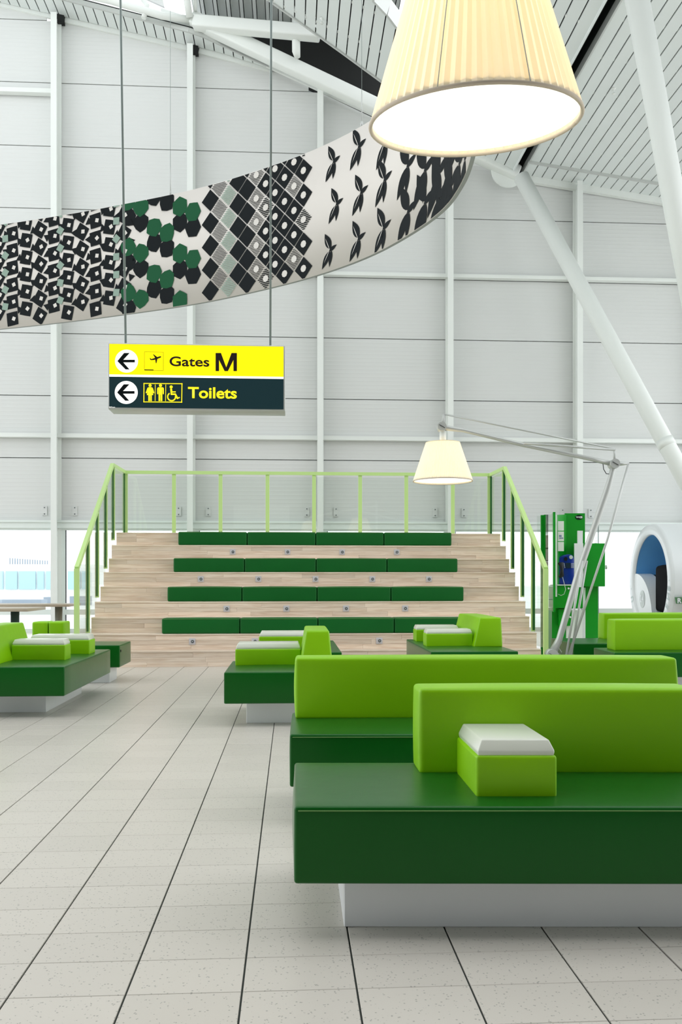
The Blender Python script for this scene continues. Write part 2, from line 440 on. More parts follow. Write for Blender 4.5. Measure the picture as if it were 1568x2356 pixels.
# window head and panes
t = MB().box(post_X[0], post_X[-1], YW - 0.12, YW + 0.05, 2.17, 2.31).box(post_X[0], post_X[-1], YW - 0.16, YW - 0.1, 2.29, 2.33).obj('trim_1', M_frame); t['kind'] = 'structure'
for i in range(len(post_X) - 1):
    xa, xb = post_X[i], post_X[i + 1]
    z0, z1, zt = 0.0, 2.17, 0.43
    fr = MB()
    fr.box(xa + 0.04, xa + 0.12, YW - 0.06, YW + 0.04, z0, z1); fr.box(xb - 0.12, xb - 0.06, YW - 0.06, YW + 0.04, z0, z1)
    fr.box(xa + 0.12, xb - 0.12, YW - 0.06, YW + 0.04, z0, z0 + 0.08); fr.box(xa + 0.12, xb - 0.12, YW - 0.06, YW + 0.04, zt - 0.06, zt + 0.05)
    fr.box(xa + 0.12, xb - 0.12, YW - 0.06, YW + 0.04, z1 - 0.04, z1)
    wn = fr.obj('window_%d' % (i + 1), M_frame); wn['kind'] = 'structure'
    for (a, b) in ((z0 + 0.08, zt - 0.06), (zt + 0.05, z1 - 0.04)):
        pn = MB().box(xa + 0.12, xb - 0.12, YW - 0.012, YW - 0.004, a, b).obj('pane', M_wglass, wn)
        gk = MB().box(xa + 0.12, xa + 0.135, YW - 0.03, YW, a, b).obj('gasket', M_dark, pn)

# ---- ceiling
def zp(px, Y): return PY(px[0], px[1], Y)
# plane M (left of the dark channel): through the apex on the wall, slope -0.43 across
apex = PY(1173, 405, 17.85)
sM = -0.43
def onM(x, y):
    d = ray(x, y)                  # EYE + d.z t = apex.z + sM (d.x t - apex.x)
    t_ = (apex.z - sM * apex.x - EYE) / (d.z - sM * d.x)
    return Vector((d.x * t_, d.y * t_, EYE + d.z * t_))
zM = lambda X: apex.z + sM * (X - apex.x)
ra = PY(1201, 400, 17.85); rb = PY(1515, 452, 17.85)
sR = (rb.z - ra.z) / (rb.x - ra.x); zR = lambda X: ra.z + sR * (X - ra.x)
def interp(tab, X):
    if X <= tab[0][0]: a, b = tab[0], tab[1]
    elif X >= tab[-1][0]: a, b = tab[-2], tab[-1]
    else:
        for a, b in zip(tab, tab[1:]):
            if a[0] <= X <= b[0]: break
    return a[1] + (b[1] - a[1]) * (X - a[0]) / (b[0] - a[0])
E1 = [onM(x, y) for x, y in ((560, -40), (620, 0), (784, 118), (882, 190), (1100, 352), (1173, 405))]
E1t = [(p.x, p.y) for p in E1]
rimpx = [(838, -40), (862, 0), (893, 33), (925, 76), (960, 115), (1010, 150), (1080, 165), (1150, 140), (1210, 80), (1240, 0), (1252, -60)]
RIM = [onM(x, y) for x, y in rimpx]; RT = sorted([(p.x, p.y) for p in RIM])
YN = 11.6
ce = MB()
ceil_root = None
backM = MB()
# near-black sheet above the slats, gap shade put into its colour, same outline
def strip(mb, Xa, Xb, Ya, Yb, Yc, Yd, zf, up, th):   # Ya..Yb at Xa, Yc..Yd at Xb
    mb.prism([(Xa, Ya, zf(Xa) + up), (Xb, Yc, zf(Xb) + up), (Xb, Yd, zf(Xb) + up), (Xa, Yb, zf(Xa) + up)], (0, 0, th))
MRX = apex.x                       # right edge of plane M
p0 = 0.2; slats = []
X = MRX
def nearM(X):
    if RT[0][0] < X < RT[-1][0]: return max(YN, interp(RT, X))
    return YN
bk = MB()
def farM(X): return min(17.9, interp(E1t, X))
Xs = []
while X > -0.95:
    Xs.append(X); X -= p0
for X in Xs:
    xa, xb = X - p0, X
    if farM(xa) - nearM(xa) > 0.1:
        strip(bk, xa, xb, nearM(xa), farM(xa), nearM(xb), farM(xb), zM, 0.22, 0.05)
RX0 = ra.x; RX1 = 12.5
bk.prism([(RX0 - 0.03, YN, zR(RX0) + 0.35), (RX1, YN, zR(RX1) + 0.35), (RX1, 18.3, zR(RX1) + 0.35), (RX0 - 0.03, 18.3, zR(RX0) + 0.35)], (0, 0, 0.05))
# channel between the two planes
zc = zR(RX0)
bk.prism([(MRX - 0.05, YN, zc + 0.75), (RX0 + 0.05, YN, zc + 0.75), (RX0 + 0.05, 18.3, zc + 0.75), (MRX - 0.05, 18.3, zc + 0.75)], (0, 0, 0.05))
bk.box(RX0 - 0.0, RX0 + 0.03, YN, 18.0, zc + 0.02, zc + 0.8); bk.box(MRX - 0.05, MRX - 0.02, YN, 18.0, zc + 0.05, zc + 0.8)
ceil = bk.obj('ceiling', M_backing); ceil['kind'] = 'structure'
def slat(Xa, Xb, Ya, Yb, Yc, Yd, zf, name='ceiling_slat'):
    m = MB(); strip(m, Xa, Xb, Ya, Yb, Yc, Yd, zf, 0, 0.025)
    return m.obj(name, M_slat, ceil)
g = 0.011
for X in Xs:
    xa, xb = X - p0 + g, X - g
    if farM(xa) - nearM(xa) > 0.1: slat(xa, xb, nearM(xa), farM(xa), nearM(xb), farM(xb), zM)
X = RX0; pR = 0.214
while X < RX1 - pR:
    slat(X + g, X + pR - g, YN, 17.98, YN, 17.98, zR); X += pR
# carriers seen through the joints
ca = MB(); Y = YN + 0.3
while Y < 17.9:
    ca.box(RX0 + 0.02, RX1, Y, Y + 0.05, 0, 0.02); k = len(ca.v) - 8
    for q in range(k, k + 8):
        x, y, z = ca.v[q]; ca.v[q] = (x, y, z + zR(x) + 0.03)
    Y += 0.95
for Y0 in [12 + 0.95 * q for q in range(7)]:
    seg = [X for X in Xs if nearM(X) < Y0 < farM(X) - 0.05]
    for X in seg: 
        ca.box(X - p0, X, Y0, Y0 + 0.05, zM(X - p0 / 2) + 0.03, zM(X - p0 / 2) + 0.05)
ca.obj('slat_carrier', M_white, ceil)['kind'] = 'stuff'
# edge trims of plane M and the rim of the roof opening
em = MB()
for a, b in zip(E1, E1[1:]): em.beam(a + Vector((0, 0, 0.03)), b + Vector((0, 0, 0.03)), 0.03, 0.12)
em.obj('edge_trim', M_grey, ceil)
rm = MB()
for a, b in zip(RIM, RIM[1:]): rm.beam(a + Vector((0, 0, 0.12)), b + Vector((0, 0, 0.12)), 0.04, 0.34)
rm.obj('opening_rim', M_grey, ceil)
em = MB().beam((MRX, YN, zM(MRX) + 0.05), (MRX, 17.9, zM(MRX) + 0.05), 0.03, 0.16).obj('edge_trim', M_slat, ceil)
em = MB().beam((RX0, YN, zR(RX0) + 0.05), (RX0, 17.9, zR(RX0) + 0.05), 0.03, 0.14).obj('edge_trim', M_grey, ceil)
a = PY(1214, 409, 17.3); b = PY(1900, 509, 17.3)
MB().beam((a.x, 17.3, zR(a.x) - 0.02), (RX1, 17.3, zR(RX1) - 0.02), 0.05, 0.05).obj('edge_trim', M_grey, ceil)
MB().beam((a.x, 17.92, zR(a.x) - 0.06), (RX1, 17.92, zR(RX1) - 0.06), 0.1, 0.14).obj('edge_trim', M_white, ceil)
for (x, y) in ((1411, 331), (1118, 362), (740, 42)):
    p = onM(x, y) if x < 1150 else PY(x, y, 14.5)
    z = zM(p.x) if x < 1150 else zR(p.x)
    MB().lathe([(0.0, -0.10), (0.03, -0.10), (0.03, -0.085), (0.008, -0.08), (0.008, -0.03), (0.04, -0.01), (0.04, 0.0)], 10, (p.x, p.y, z)).obj('sprinkler_head', M_white, ceil)
# soffit strip along the wall with its own slats, left
inner_px = [(-260, -58), (0, 6), (500, 120), (640, 164)]
IN = [PY(x, y, YW - 0.05) for x, y in inner_px]; INt = [(p.x, p.z) for p in IN]
zS = lambda X: interp(INt, X)
out_px = [(-300, -116), (150, 0), (434, 73), (466, 84), (640, 164)]
OUT = []
for x, y in out_px:
    d = ray(x, y); X = PY(x, y, 17.5).x
    for _ in range(8):
        t_ = (zS(X) - EYE) / d.z; X = d.x * t_
    OUT.append((d.x * t_, d.y * t_))
X = OUT[0][0] + 0.3
while X < OUT[-1][0] - 0.1:
    xa, xb = X + g, X + 0.2 - g
    ya, yb = interp(OUT, xa), interp(OUT, xb)
    if YW - 0.05 - yb > 0.02: slat(xa, xb, ya, YW - 0.06, yb, YW - 0.06, zS, 'soffit_slat')
    X += 0.2
sb_ = MB()
for (a, b) in zip(OUT, OUT[1:]):
    sb_.prism([(a[0], a[1] - 0.02, zS(a[0]) + 0.06), (b[0], b[1] - 0.02, zS(b[0]) + 0.06), (b[0], YW + 0.2, zS(b[0]) + 0.06), (a[0], YW + 0.2, zS(a[0]) + 0.06)], (0, 0, 0.04))
sb_.obj('soffit_backing', M_backing, ceil)  # dark sheet added to keep bright sky out of the soffit joints
rm = MB()
for (a, b) in zip(OUT, OUT[1:]):
    rm.beam((a[0], a[1], zS(a[0]) + 0.03), (b[0], b[1], zS(b[0]) + 0.03), 0.04, 0.09)
rm.obj('edge_trim', M_grey, ceil)
fa = MB()
for (xa, ya), (xb, yb) in (((-260, -52), (126, 38)), ((150, 46), (436, 111)), ((458, 117), (625, 159))):
    a = PY(xa, ya, YW - 0.02); b = PY(xb, yb, YW - 0.02); fa.beam(a, b, 0.06, 0.13)
a = PY(466, 84, 17.9); b = PY(1192, 418, 17.9)
fa.beam(a, b, 0.05, 0.05)
fa.obj('fascia', M_white, ceil)
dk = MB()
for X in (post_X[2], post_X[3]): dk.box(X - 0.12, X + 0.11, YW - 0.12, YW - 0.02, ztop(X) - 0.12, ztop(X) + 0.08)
dk.obj('post_head_shade', M_black, ceil)  # solid black boxes stand in for the shaded recesses at the post heads
# black sheet painted as the void's darkness, small brackets above the wall top
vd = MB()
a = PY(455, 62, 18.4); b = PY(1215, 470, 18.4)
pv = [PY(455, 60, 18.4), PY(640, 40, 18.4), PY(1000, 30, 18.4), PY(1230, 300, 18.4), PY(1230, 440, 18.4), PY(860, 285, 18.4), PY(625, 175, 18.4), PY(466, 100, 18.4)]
vd.prism(pv, (0, 0.1, 0)); vd.obj('void_shade_sheet', M_black, ceil)
br = 0
for k in range(26):
    x = 500 + k * 21; y = 84 + (x - 466) * 0.46 - 9
    p = PY(x, y, 18.1); MB().box(p.x - 0.02, p.x + 0.02, 18.05, 18.15, p.z - 0.07, p.z + 0.09).obj('bracket', M_white, ceil)
# corrugated deck
dz = EYE + 12.05
A, B = PY(430, 20, 17).x, PY(840, 20, 17).x
dkm = MB(); X = A
while X < B + 0.6:
    dkm.box(X, X + 0.19, 14.5, 18.4, dz, dz + 0.02); dkm.box(X + 0.17, X + 0.27, 14.5, 18.4, dz - 0.09, dz - 0.07)
    dkm.box(X + 0.17, X + 0.185, 14.5, 18.4, dz - 0.09, dz + 0.02); dkm.box(X + 0.255, X + 0.27, 14.5, 18.4, dz - 0.09, dz + 0.02)
    X += 0.27
dk = dkm.obj('corrugated_deck', M_white, ceil); dk['kind'] = 'stuff'
# steel truss
T1a, T1b = PY(440, 43, 17.45), PY(1192, 400, 17.7)
tr = MB().beam(T1a, T1b, 0.24, 0.27).obj('trim_2', M_white); tr['kind'] = 'structure'; bevel(tr.data, 0.03, 2)
t3 = MB().beam(PY(445, 52, 17.4), PY(735, 78, 17.0), 0.24, 0.24).obj('trim_3', M_white); t3['kind'] = 'structure'; bevel(t3.data, 0.03, 2)
t4 = MB().tube([PY(680, 20, 17.2), PY(681, 118, 17.2), PY(684, 132, 17.3)], [0.085, 0.085, 0.06], 14).obj('trim_4', M_white); t4['kind'] = 'structure'
t5 = MB().tube([PY(60, -40, 17.2), PY(250, 0, 17.2), PY(372, 36, 17.3), PY(440, 46, 17.4)], 0.07, 12).tube([PY(425, -30, 17.0), PY(436, 40, 17.3)], 0.07, 12)
t5.tube([PY(447, -30, 17.2), PY(449, 25, 17.3)], 0.04, 10).tube([PY(322, -10, 17.3), PY(338, 12, 17.3), PY(330, 42, 17.3)], 0.05, 10)
t5.prism([PY(370, 18, 17.5), PY(425, 36, 17.5), PY(452, 60, 17.5), PY(430, 66, 17.5), PY(368, 44, 17.5)], (0, 0.05, 0))
t5 = t5.obj('trim_5', M_white); t5['kind'] = 'structure'
cl = MB().prism([PY(120, -60, 18.0), PY(320, -10, 18.0), PY(378, 16, 18.0), PY(366, -40, 18.0)], (0, 0.05, 0))
cl = cl.obj('trim_6', M_wall); cl['kind'] = 'structure'
# gusset disc at the pillar head
gd = PY(1168, 392, 17.75)
gp = [gd + Vector((0.36 * math.cos(t_), 0, 0.36 * math.sin(t_))) for t_ in [PI * (0.85 + 1.05 * k / 20) for k in range(21)]]
# ---- leaning round columns
B1 = PC(1781, 1482, 14.4); T1 = PC(1199, 408, 17.5)
c1 = MB().tube([B1, B1 + (T1 - B1) * 0.5, T1], 0.155, 32).obj('steel_column', M_white, None)
MB_ = MB().prism(gp, (0, 0.03, 0))
tag(c1, 'thick white round column leaning left up to the dark ceiling channel', 'column', 'white leaning columns')
gs = MB_.obj('gusset_plate', M_white, c1)
p_ = T1 + (B1 - T1) * 0.52
col2 = MB()
d_ = (B1 - T1).normalized()
MB().tube([B1 + (T1 - B1) * 0.375, B1 + (T1 - B1) * 0.39], [0.162, 0.162], 32).obj('joint_collar', M_white, c1)
B2 = PC(1735, 1482, 14.4); q = PC(1465, 0, 11.3); T2 = B2 + (q - B2) * 1.12
c2 = MB().tube([B2, B2 + (T2 - B2) * 0.5, T2], 0.155, 32).obj('steel_column', M_white)
tag(c2, 'steeper thick white round column crossing the upper right corner', 'column', 'white leaning columns')
# overhead hanging beams above the picture
for i, Yb in enumerate((6.5, 8.9)):
    o = MB().beam((-13, Yb, 9.4), (13, Yb, 9.4), 0.2, 0.3).obj('trim_%d' % (7 + i), M_white); o['kind'] = 'structure'
# ---- enclosure added to cut the light from above and behind the viewpoint
M_roofp = mat('added_roof_paint', S(225, 230, 230), 0.6)
rr = MB().box(-14, -3.25, 10.0, 18.6, 15.4, 15.6).box(-2.45, -0.6, 10.0, 18.6, 15.4, 15.6).box(-14, 14, 7.1, 12.0, 11.2, 11.4).obj('ceiling_upper_added', M_roofp); rr['kind'] = 'structure'  # roof slabs added to shade the upper wall, front slab out of view
M_rear = mat('rear_light_block', S(70, 74, 72), 0.7)  # kept dark to cut light thrown back onto the sofa fronts
rw = MB().box(-14, 14, -6.3, -6.0, 0, 10.5).obj('wall_rear_added', M_rear); rw['kind'] = 'structure'  # unseen wall, added to hold back light from the rear
rr = MB().box(-14, 14, -6.0, 0.0, 10.3, 10.5).obj('ceiling_rear_added', M_rear); rr['kind'] = 'structure'  # unseen roof, added to block sky over the viewpoint
# ---- outside
gr = MB().box(-120, 120, YW + 0.35, 200, -0.3, -0.15).obj('apron_ground', M_tarmac); gr['kind'] = 'structure'

# ================================================================ TIERED SEATING
r = 0.2
YR = [0, 10.72, 10.92, 11.25, 11.45, 11.78, 11.98, 12.31, 12.51, 12.84]
XL, XR = -2.61, 3.20
ts = empty('tiered_seating', (XL, 10.72, 0)); tag(ts, 'wide pale wooden tiered seating of nine risers below the clad wall', 'tiered seating')
core = MB()
for n in range(1, 10):
    y1 = YR[n + 1] if n < 9 else 13.75
    core.box(XL + 0.01, XR - 0.01, YR[n] + 0.02, 13.75, (n - 1) * r, n * r - 0.02)
core.obj('carcass', M_wood, ts, True)
for n in range(1, 10):
    y1 = YR[n + 1] + 0.02 if n < 9 else 13.75
    tm = MB().box(XL, XR, YR[n] - 0.008, y1, n * r - 0.02, n * r).mesh('tread', M_wood, ts, True)
    link('tread', bevel(tm, 0.004, 2), ts)
    rows = 3; h = (r - 0.02) / rows
    for k in range(rows):
        x = XL - random.random() * 0.9
        z0 = (n - 1) * r + k * h
        while x < XR:
            ln = random.choice((0.75, 1.1, 1.4, 1.75))
            a, b = max(x, XL), min(x + ln, XR)
            if b - a > 0.06:
                m = MB().box(a + 0.0008, b - 0.0008, YR[n] - random.random() * 0.0012, YR[n] + 0.018, z0 + 0.0006, z0 + h - 0.0006)
                m.obj('plank', M_wood, ts, True)
            x += ln
# cushions
rows = [(2, [371, 551, 731, 907, 1085]), (4, [384, 556, 729, 899, 1067]), (6, [398, 562, 727, 890, 1053]), (8, [409, 568, 726, 883, 1039])]
ordn = ['first', 'second', 'third', 'fourth']
rname = {2: 'lowest row', 4: 'second row up', 6: 'third row up', 8: 'top row'}
for n, xs in rows:
    Y0 = YR[n] + 0.0
    for k in range(4):
        a = PY(xs[k], 1336, Y0).x; b = PY(xs[k + 1], 1336, Y0).x
        c = empty('bench_cushion', ((a + b) / 2, Y0, n * r)); hw = (b - a) / 2 - 0.004
        me = pad(-hw, hw, 0.004, 0.33 - 0.005, 0, 0.197, 0.022, 0.006); me.materials.append(M_bench)
        link('cushion_block', me, c)
        MB().tube([(-hw + 0.02, 0.006, 0.187), (0, 0.000, 0.188), (hw - 0.02, 0.006, 0.187)], 0.0025, 6).obj('piping', M_seam, c)
        tag(c, 'green bench cushion, %s from left, %s of the wooden tiers' % (ordn[k], rname[n]), 'cushion', 'green cushions on the wooden tiers')
# sockets
sk = {8: (1269.5, [535, 661, 786.5, 912]), 6: (1332, [461.5, 594, 725.5, 856, 986]), 4: (1399.5, [521, 658.5, 795.5, 931.5]), 2: (1474, [442, 586, 872])}
rn = {8: 'topmost socket row', 6: 'second socket row down', 4: 'third socket row down', 2: 'lowest socket row'}
on = ['leftmost', 'second from left', 'third from left', 'fourth from left', 'rightmost']
for n, (y, xs) in sk.items():
    for k, x in enumerate(xs):
        p = PY(x, y, YR[n] - 0.003)
        e = empty('power_socket', (p.x, p.y, (n - 0.5) * r + 0.002))
        s_ = MB().box(-0.041, 0.041, -0.008, 0.002, -0.041, 0.041).mesh('plate', M_sock); link('plate', bevel(s_, 0.003, 2), e)
        MB().lathe([(0.0, -0.001), (0.021, -0.001), (0.0215, 0.004), (0.029, 0.004), (0.029, 0.0)], 18, M=Matrix.Translation((0.004, -0.008, 0)) @ Matrix.Rotation(PI / 2, 4, 'X')).obj('socket_ring', M_sock, e)
        MB().lathe([(0.0, 0.0015), (0.02, 0.0015), (0.02, 0)], 16, M=Matrix.Translation((0.004, -0.008, 0)) @ Matrix.Rotation(PI / 2, 4, 'X')).box(-0.004, 0.012, -0.0125, -0.009, -0.004, 0.004, 1).obj('socket_well', [M_sockd, M_sock], e)
        w_ = on[k] if k < len(xs) - 1 else 'rightmost'
        tag(e, 'grey power socket, %s in the %s of the wooden tiers' % (w_, rn[n]), 'socket', 'power sockets in the wooden tiers')

# balustrade around the tiers
ba = empty('balustrade', (XL, 13.75, 1.8)); tag(ba, 'pale green steel balustrade with glass panels around the wooden tiers', 'railing')
Yb = 13.62; zt = 2.80
bxL, bxR = XL - 0.03, XR + 0.03
def bar(name, a, b, w_=0.05, h_=0.045, m=M_rail, up=(0, 0, 1), par=None):
    return MB().beam(a, b, w_, h_, up).obj(name, m, par or ba, True)
bar('handrail', (bxL, Yb, zt), (bxR, Yb, zt), 0.05, 0.05)
bp_px = [400, 507, 615, 722, 828, 934, 1041]
bX = [bxL + 0.02] + [PY(x, 1150, Yb).x for x in bp_px] + [bxR - 0.02]
for X in bX: bar('post', (X, Yb, 1.8), (X, Yb, zt - 0.02), 0.06, 0.014, up=(0, 1, 0))
for a, b in zip(bX, bX[1:]): MB().box(a + 0.035, b - 0.035, Yb - 0.005, Yb + 0.005, 1.84, zt - 0.06).obj('glass_panel', M_glass, ba, True)
for side, X in ((-1, bxL), (1, bxR)):
    ytop = 12.70; ybot = 10.62; zb = 1.23; ztp = 2.79
    bar('handrail', (X, Yb, zt), (X, ytop, ztp), 0.05, 0.05); bar('handrail', (X, ytop, ztp), (X, ybot, zb), 0.05, 0.055)
    bar('post', (X, ybot, 0.14), (X, ybot, zb), 0.055, 0.055, up=(0, 1, 0))
    zh = lambda Y: zb + (ztp - zb) * (Y - ybot) / (ytop - ybot) if Y < ytop else ztp
    ys = [11.19, 11.72, 12.25, 12.76]; base = [0.5, 0.95, 1.35, 1.78]
    prev = ybot
    for k, (Yp, zb0) in enumerate(zip(ys, base)):
        bar('post', (X, Yp, zb0 - 0.1), (X, Yp, zh(Yp) - 0.02), 0.05, 0.03, up=(0, 1, 0))
        MB().box(X - 0.012, X + 0.012, Yp - 0.045, Yp - 0.017, zb0 - 0.08, zh(Yp) - 0.03).obj('gasket_strip', M_gasket, ba, True)
        z0 = [0.22, 0.62, 1.02, 1.42][k]
        MB().prism([(X, prev + 0.04, z0), (X, Yp - 0.03, z0), (X, Yp - 0.03, zh(Yp) - 0.05), (X, prev + 0.04, zh(prev + 0.04) - 0.05)], (0.008, 0, 0)).obj('glass_panel', M_glass, ba, True)
        prev = Yp
    MB().box(X, X + 0.008, prev + 0.04, Yb - 0.03, 1.82, zt - 0.05).obj('glass_panel', M_glass, ba, True)
    MB().box(X - 0.012, X + 0.012, Yb - 0.05, Yb - 0.02, 1.8, zt - 0.03).obj('gasket_strip', M_gasket, ba, True)

# ================================================================ SOFAS
HT, HB, HBK = 0.405, 0.173, 0.702
def sofa(label, loc, rz, seat, back, arms=(), plinth=None, bt=(0.0, 0.0, 0.02, 0.02), tagpos=None, seam=True):
    o = empty('sofa', loc, rz); tag(o, label, 'sofa', 'green modular sofas')
    x0, x1, y0, y1 = seat
    me = pad(x0, x1, y0, y1, HB, HT, 0.011, 0.007); me.materials.append(M_dgreen); link('seat', me, o)
    if seam:
        sm = MB()
        sm.tube([(x0 + 0.012, y0 - 0.002, HT - 0.012), ((x0 + x1) / 2, y0 - 0.006, HT - 0.010), (x1 - 0.012, y0 - 0.002, HT - 0.012)], 0.0022, 6)
        sm.obj('seam', M_seam, o)
    px0, px1, py0, py1 = plinth or (x0 + 0.16, x1 - 0.16, y0 + 0.12, y1 - 0.12)
    pm = MB().box(px0, px1, py0, py1, 0.0, HB + 0.005).mesh('plinth', M_alu); link('plinth', bevel(pm, 0.003, 1, False), o)
    if back:
        a, b, c, d = back
        me = pad(a, b, c, d, HT - 0.004, HBK, 0.016, 0.008, tx=(bt[0], bt[1]), ty=(bt[2], bt[3])); me.materials.append(M_lime); link('backrest', me, o)
    for (a, b, c, d) in arms:
        me = pad(a, b, c, d, HT - 0.004, 0.535, 0.010, 0.004); me.materials.append(M_lime); ar = link('armrest', me, o)
        i = 0.008
        tm = MB(); vs = []
        for z, k in ((0.531, i), (0.548, i - 0.003), (0.582, i + 0.012)):
            vs += [(a + k, c + k, z), (b - k, c + k, z), (b - k, d - k * 0.5, z), (a + k, d - k * 0.5, z)]
        tm.add(vs, [(0, 3, 2, 1), (8, 9, 10, 11)] + [(q * 4 + s, q * 4 + (s + 1) % 4, q * 4 + 4 + (s + 1) % 4, q * 4 + 4 + s) for q in range(2) for s in range(4)])
        link('tray', bevel(tm.mesh('tray', M_tray), 0.004, 2), ar)
    if tagpos: MB().box(*tagpos).obj('label_tag', M_dark, o)
    return o
def skew(o, k):                   # splayed ends of the front modules
    for c in o.children_recursive:
        if c.type == 'MESH':
            for v in c.data.vertices: v.co.x += k * v.co.y
R1 = -TH - 0.003
sofa('nearest green sofa with a lime half backrest and one tray-topped armrest', C2W(-0.14, 2.53), R1, (0, 1.9, 0, 0.62), (0.437, 1.43, 0.435, 0.60),
     [(0.567, 0.818, 0.11, 0.435)], (0.155, 1.76, 0.112, 0.5), (0.0, 0.02, 0.0, 0.0)); skew(bpy.data.objects['sofa'], -0.055)
sofa('green sofa with a full-length lime backrest, just behind the nearest sofa', C2W(-0.225, 3.72), R1 + 0.002, (0, 1.9, 0, 0.62), (0.018, 1.905, 0.43, 0.60),
     (), (0.137, 1.76, 0.11, 0.5), (0.0, 0.02, 0, 0)); skew(bpy.data.objects['sofa.001'], -0.04)
sofa('green sofa seen end on at centre, tall wedge backrest and one long tray', C2W(-0.86, 6.23), 0, (0, 0.87, 0, 0.9), (0.555, 0.81, 0.1, 0.86),
     [(0.05, 0.57, 0.5, 0.76)], (0.155, 0.75, 0.18, 0.75), (0.05, 0.03, 0.02, 0.03), seam=False)
sofa('backless green sofa with one tray, half hidden behind the central end-on sofa', C2W(-0.84, 7.94), 0, (0, 0.85, 0, 1.6), None,
     [(0.06, 0.55, 0.3, 0.56)], (0.155, 0.7, 0.18, 1.4), seam=False)
sofa('green sofa right of centre with a long wedge backrest and two trays side by side', C2W(0.853, 8.04), 0, (0, 0.84, 0, 1.72), (0.53, 0.83, 0.56, 1.70),
     [(0.06, 0.54, 0.65, 0.87), (0.06, 0.54, 1.36, 1.6)], (0.155, 0.7, 0.18, 1.5), (0.07, 0.01, 0.02, 0.03), seam=False)
sofa('green sofa at the right edge with a lime backrest facing the viewer, nearer of two', C2W(2.56, 7.94), R1 * 0.5, (0, 2.2, 0, 0.6), (0.09, 2.2, 0.25, 0.48),
     (), None, (0.0, 0.0, 0.0, 0.02), seam=False)
sofa('green sofa at the far right, mostly hidden behind the lime backrest in front of it', C2W(2.49, 9.08), R1 * 0.5, (0, 2.4, 0, 0.88), (0.56, 2.4, 0.68, 0.9),
     (), None, (0.0, 0.0, 0.0, 0.02), seam=False)
p = C2W(-2.17, 6.65)
sofa('green sofa at the left edge with two tray-topped armrests reaching right', (p.x - 0.9, p.y, 0), 0, (0, 0.9, 0, 1.7), (0.04, 0.33, 0.0, 1.1),
     [(0.32, 0.765, 0.54, 0.73), (0.29, 0.83, 1.13, 1.36)], (0.15, 0.67, 0.32, 1.5), (0.03, 0.07, 0.02, 0.04), seam=False)
p = C2W(-2.31, 8.85)
so = sofa('low green sofa end with a small black tag, behind the left edge sofa', (p.x - 1.3, p.y, 0), 0, (0, 1.3, 0, 0.62), None,
     (), (0.15, 1.17, 0.13, 0.5), tagpos=(1.300, 1.307, 0.04, 0.065, 0.33, 0.355), seam=False)
for a in (0.30, 0.475):
    me = pad(a, a + 0.165, 0.34, 0.6, HT - 0.004, 0.635, 0.02, 0.003); me.materials.append(M_lime); link('backrest', me, so)

# ================================================================ TABLES
def table(label, D, x1, x0, ytop, depth, legx, legr, lm):
    a = PC(x0, ytop, D); b = PC(x1, ytop, D); z = a.z
    o = empty('cafe_table', (a.x, a.y, 0)); tag(o, label, 'table', 'wooden cafe tables by the window')
    tm = MB().box(0, b.x - a.x, 0, depth, z - 0.035, z).mesh('tabletop', M_wood_t); link('tabletop', bevel(tm, 0.004, 2), o)
    for lx in legx:
        p = PC(lx, ytop, D) - a
        MB().tube([(p.x, depth / 2, 0.02), (p.x, depth / 2, z - 0.03)], legr, 20).obj('leg', lm, o)
        MB().lathe([(0, 0.02), (0.2, 0.015), (0.22, 0.0)], 28, (p.x, depth / 2, 0)).obj('foot', lm, o)
    return o
M_legd = mat('table_leg_dark', S(60, 84, 80), 0.4, metal=0.3)
M_legb = mat('table_leg_grey', S(140, 146, 134), 0.4, metal=0.3)
table('nearer pale wooden table at the left edge on a dark round leg', 10.2, 60, -160, 1401, 0.75, (8, -130), 0.052, M_legd)
table('farther pale wooden table left of the tiers on a grey round leg', 12.3, 155, -60, 1391, 0.7, (117, -30), 0.055, M_legb)

# ================================================================ HANGING SIGN
YS = 6.53
def SP(x, y, off=0.0): return PY(x, y, YS - off)
sa, sb = PY(248, 941, YS), PY(656, 795, YS)
sg = empty('hanging_sign', ((sa.x + sb.x) / 2, YS + 0.09, sa.z)); tag(sg, 'backlit yellow and dark hanging sign reading Gates M above Toilets', 'sign')
x0, x1, z0, z1 = sa.x, sb.x, sa.z, sb.z
hd = MB().box(x0, x1, YS, YS + 0.2, z0, z1).mesh('housing', M_grey, sg, True); link('housing', bevel(hd, 0.006, 2), sg)
zi = lambda y: PY(450, y, YS).z
fx0, fx1 = x0 + 0.012, x1 - 0.014
MB().box(fx0, fx1, YS - 0.004, YS, zi(864.5), z1 - 0.010).obj('yellow_panel', M_yel, sg, True)
MB().box(fx0, fx1, YS - 0.004, YS, zi(869.5), zi(864.5)).obj('white_stripe', M_swht, sg, True)
MB().box(fx0, fx1, YS - 0.004, YS, z0 + 0.012, zi(869.5)).obj('dark_panel', M_sblk, sg, True)
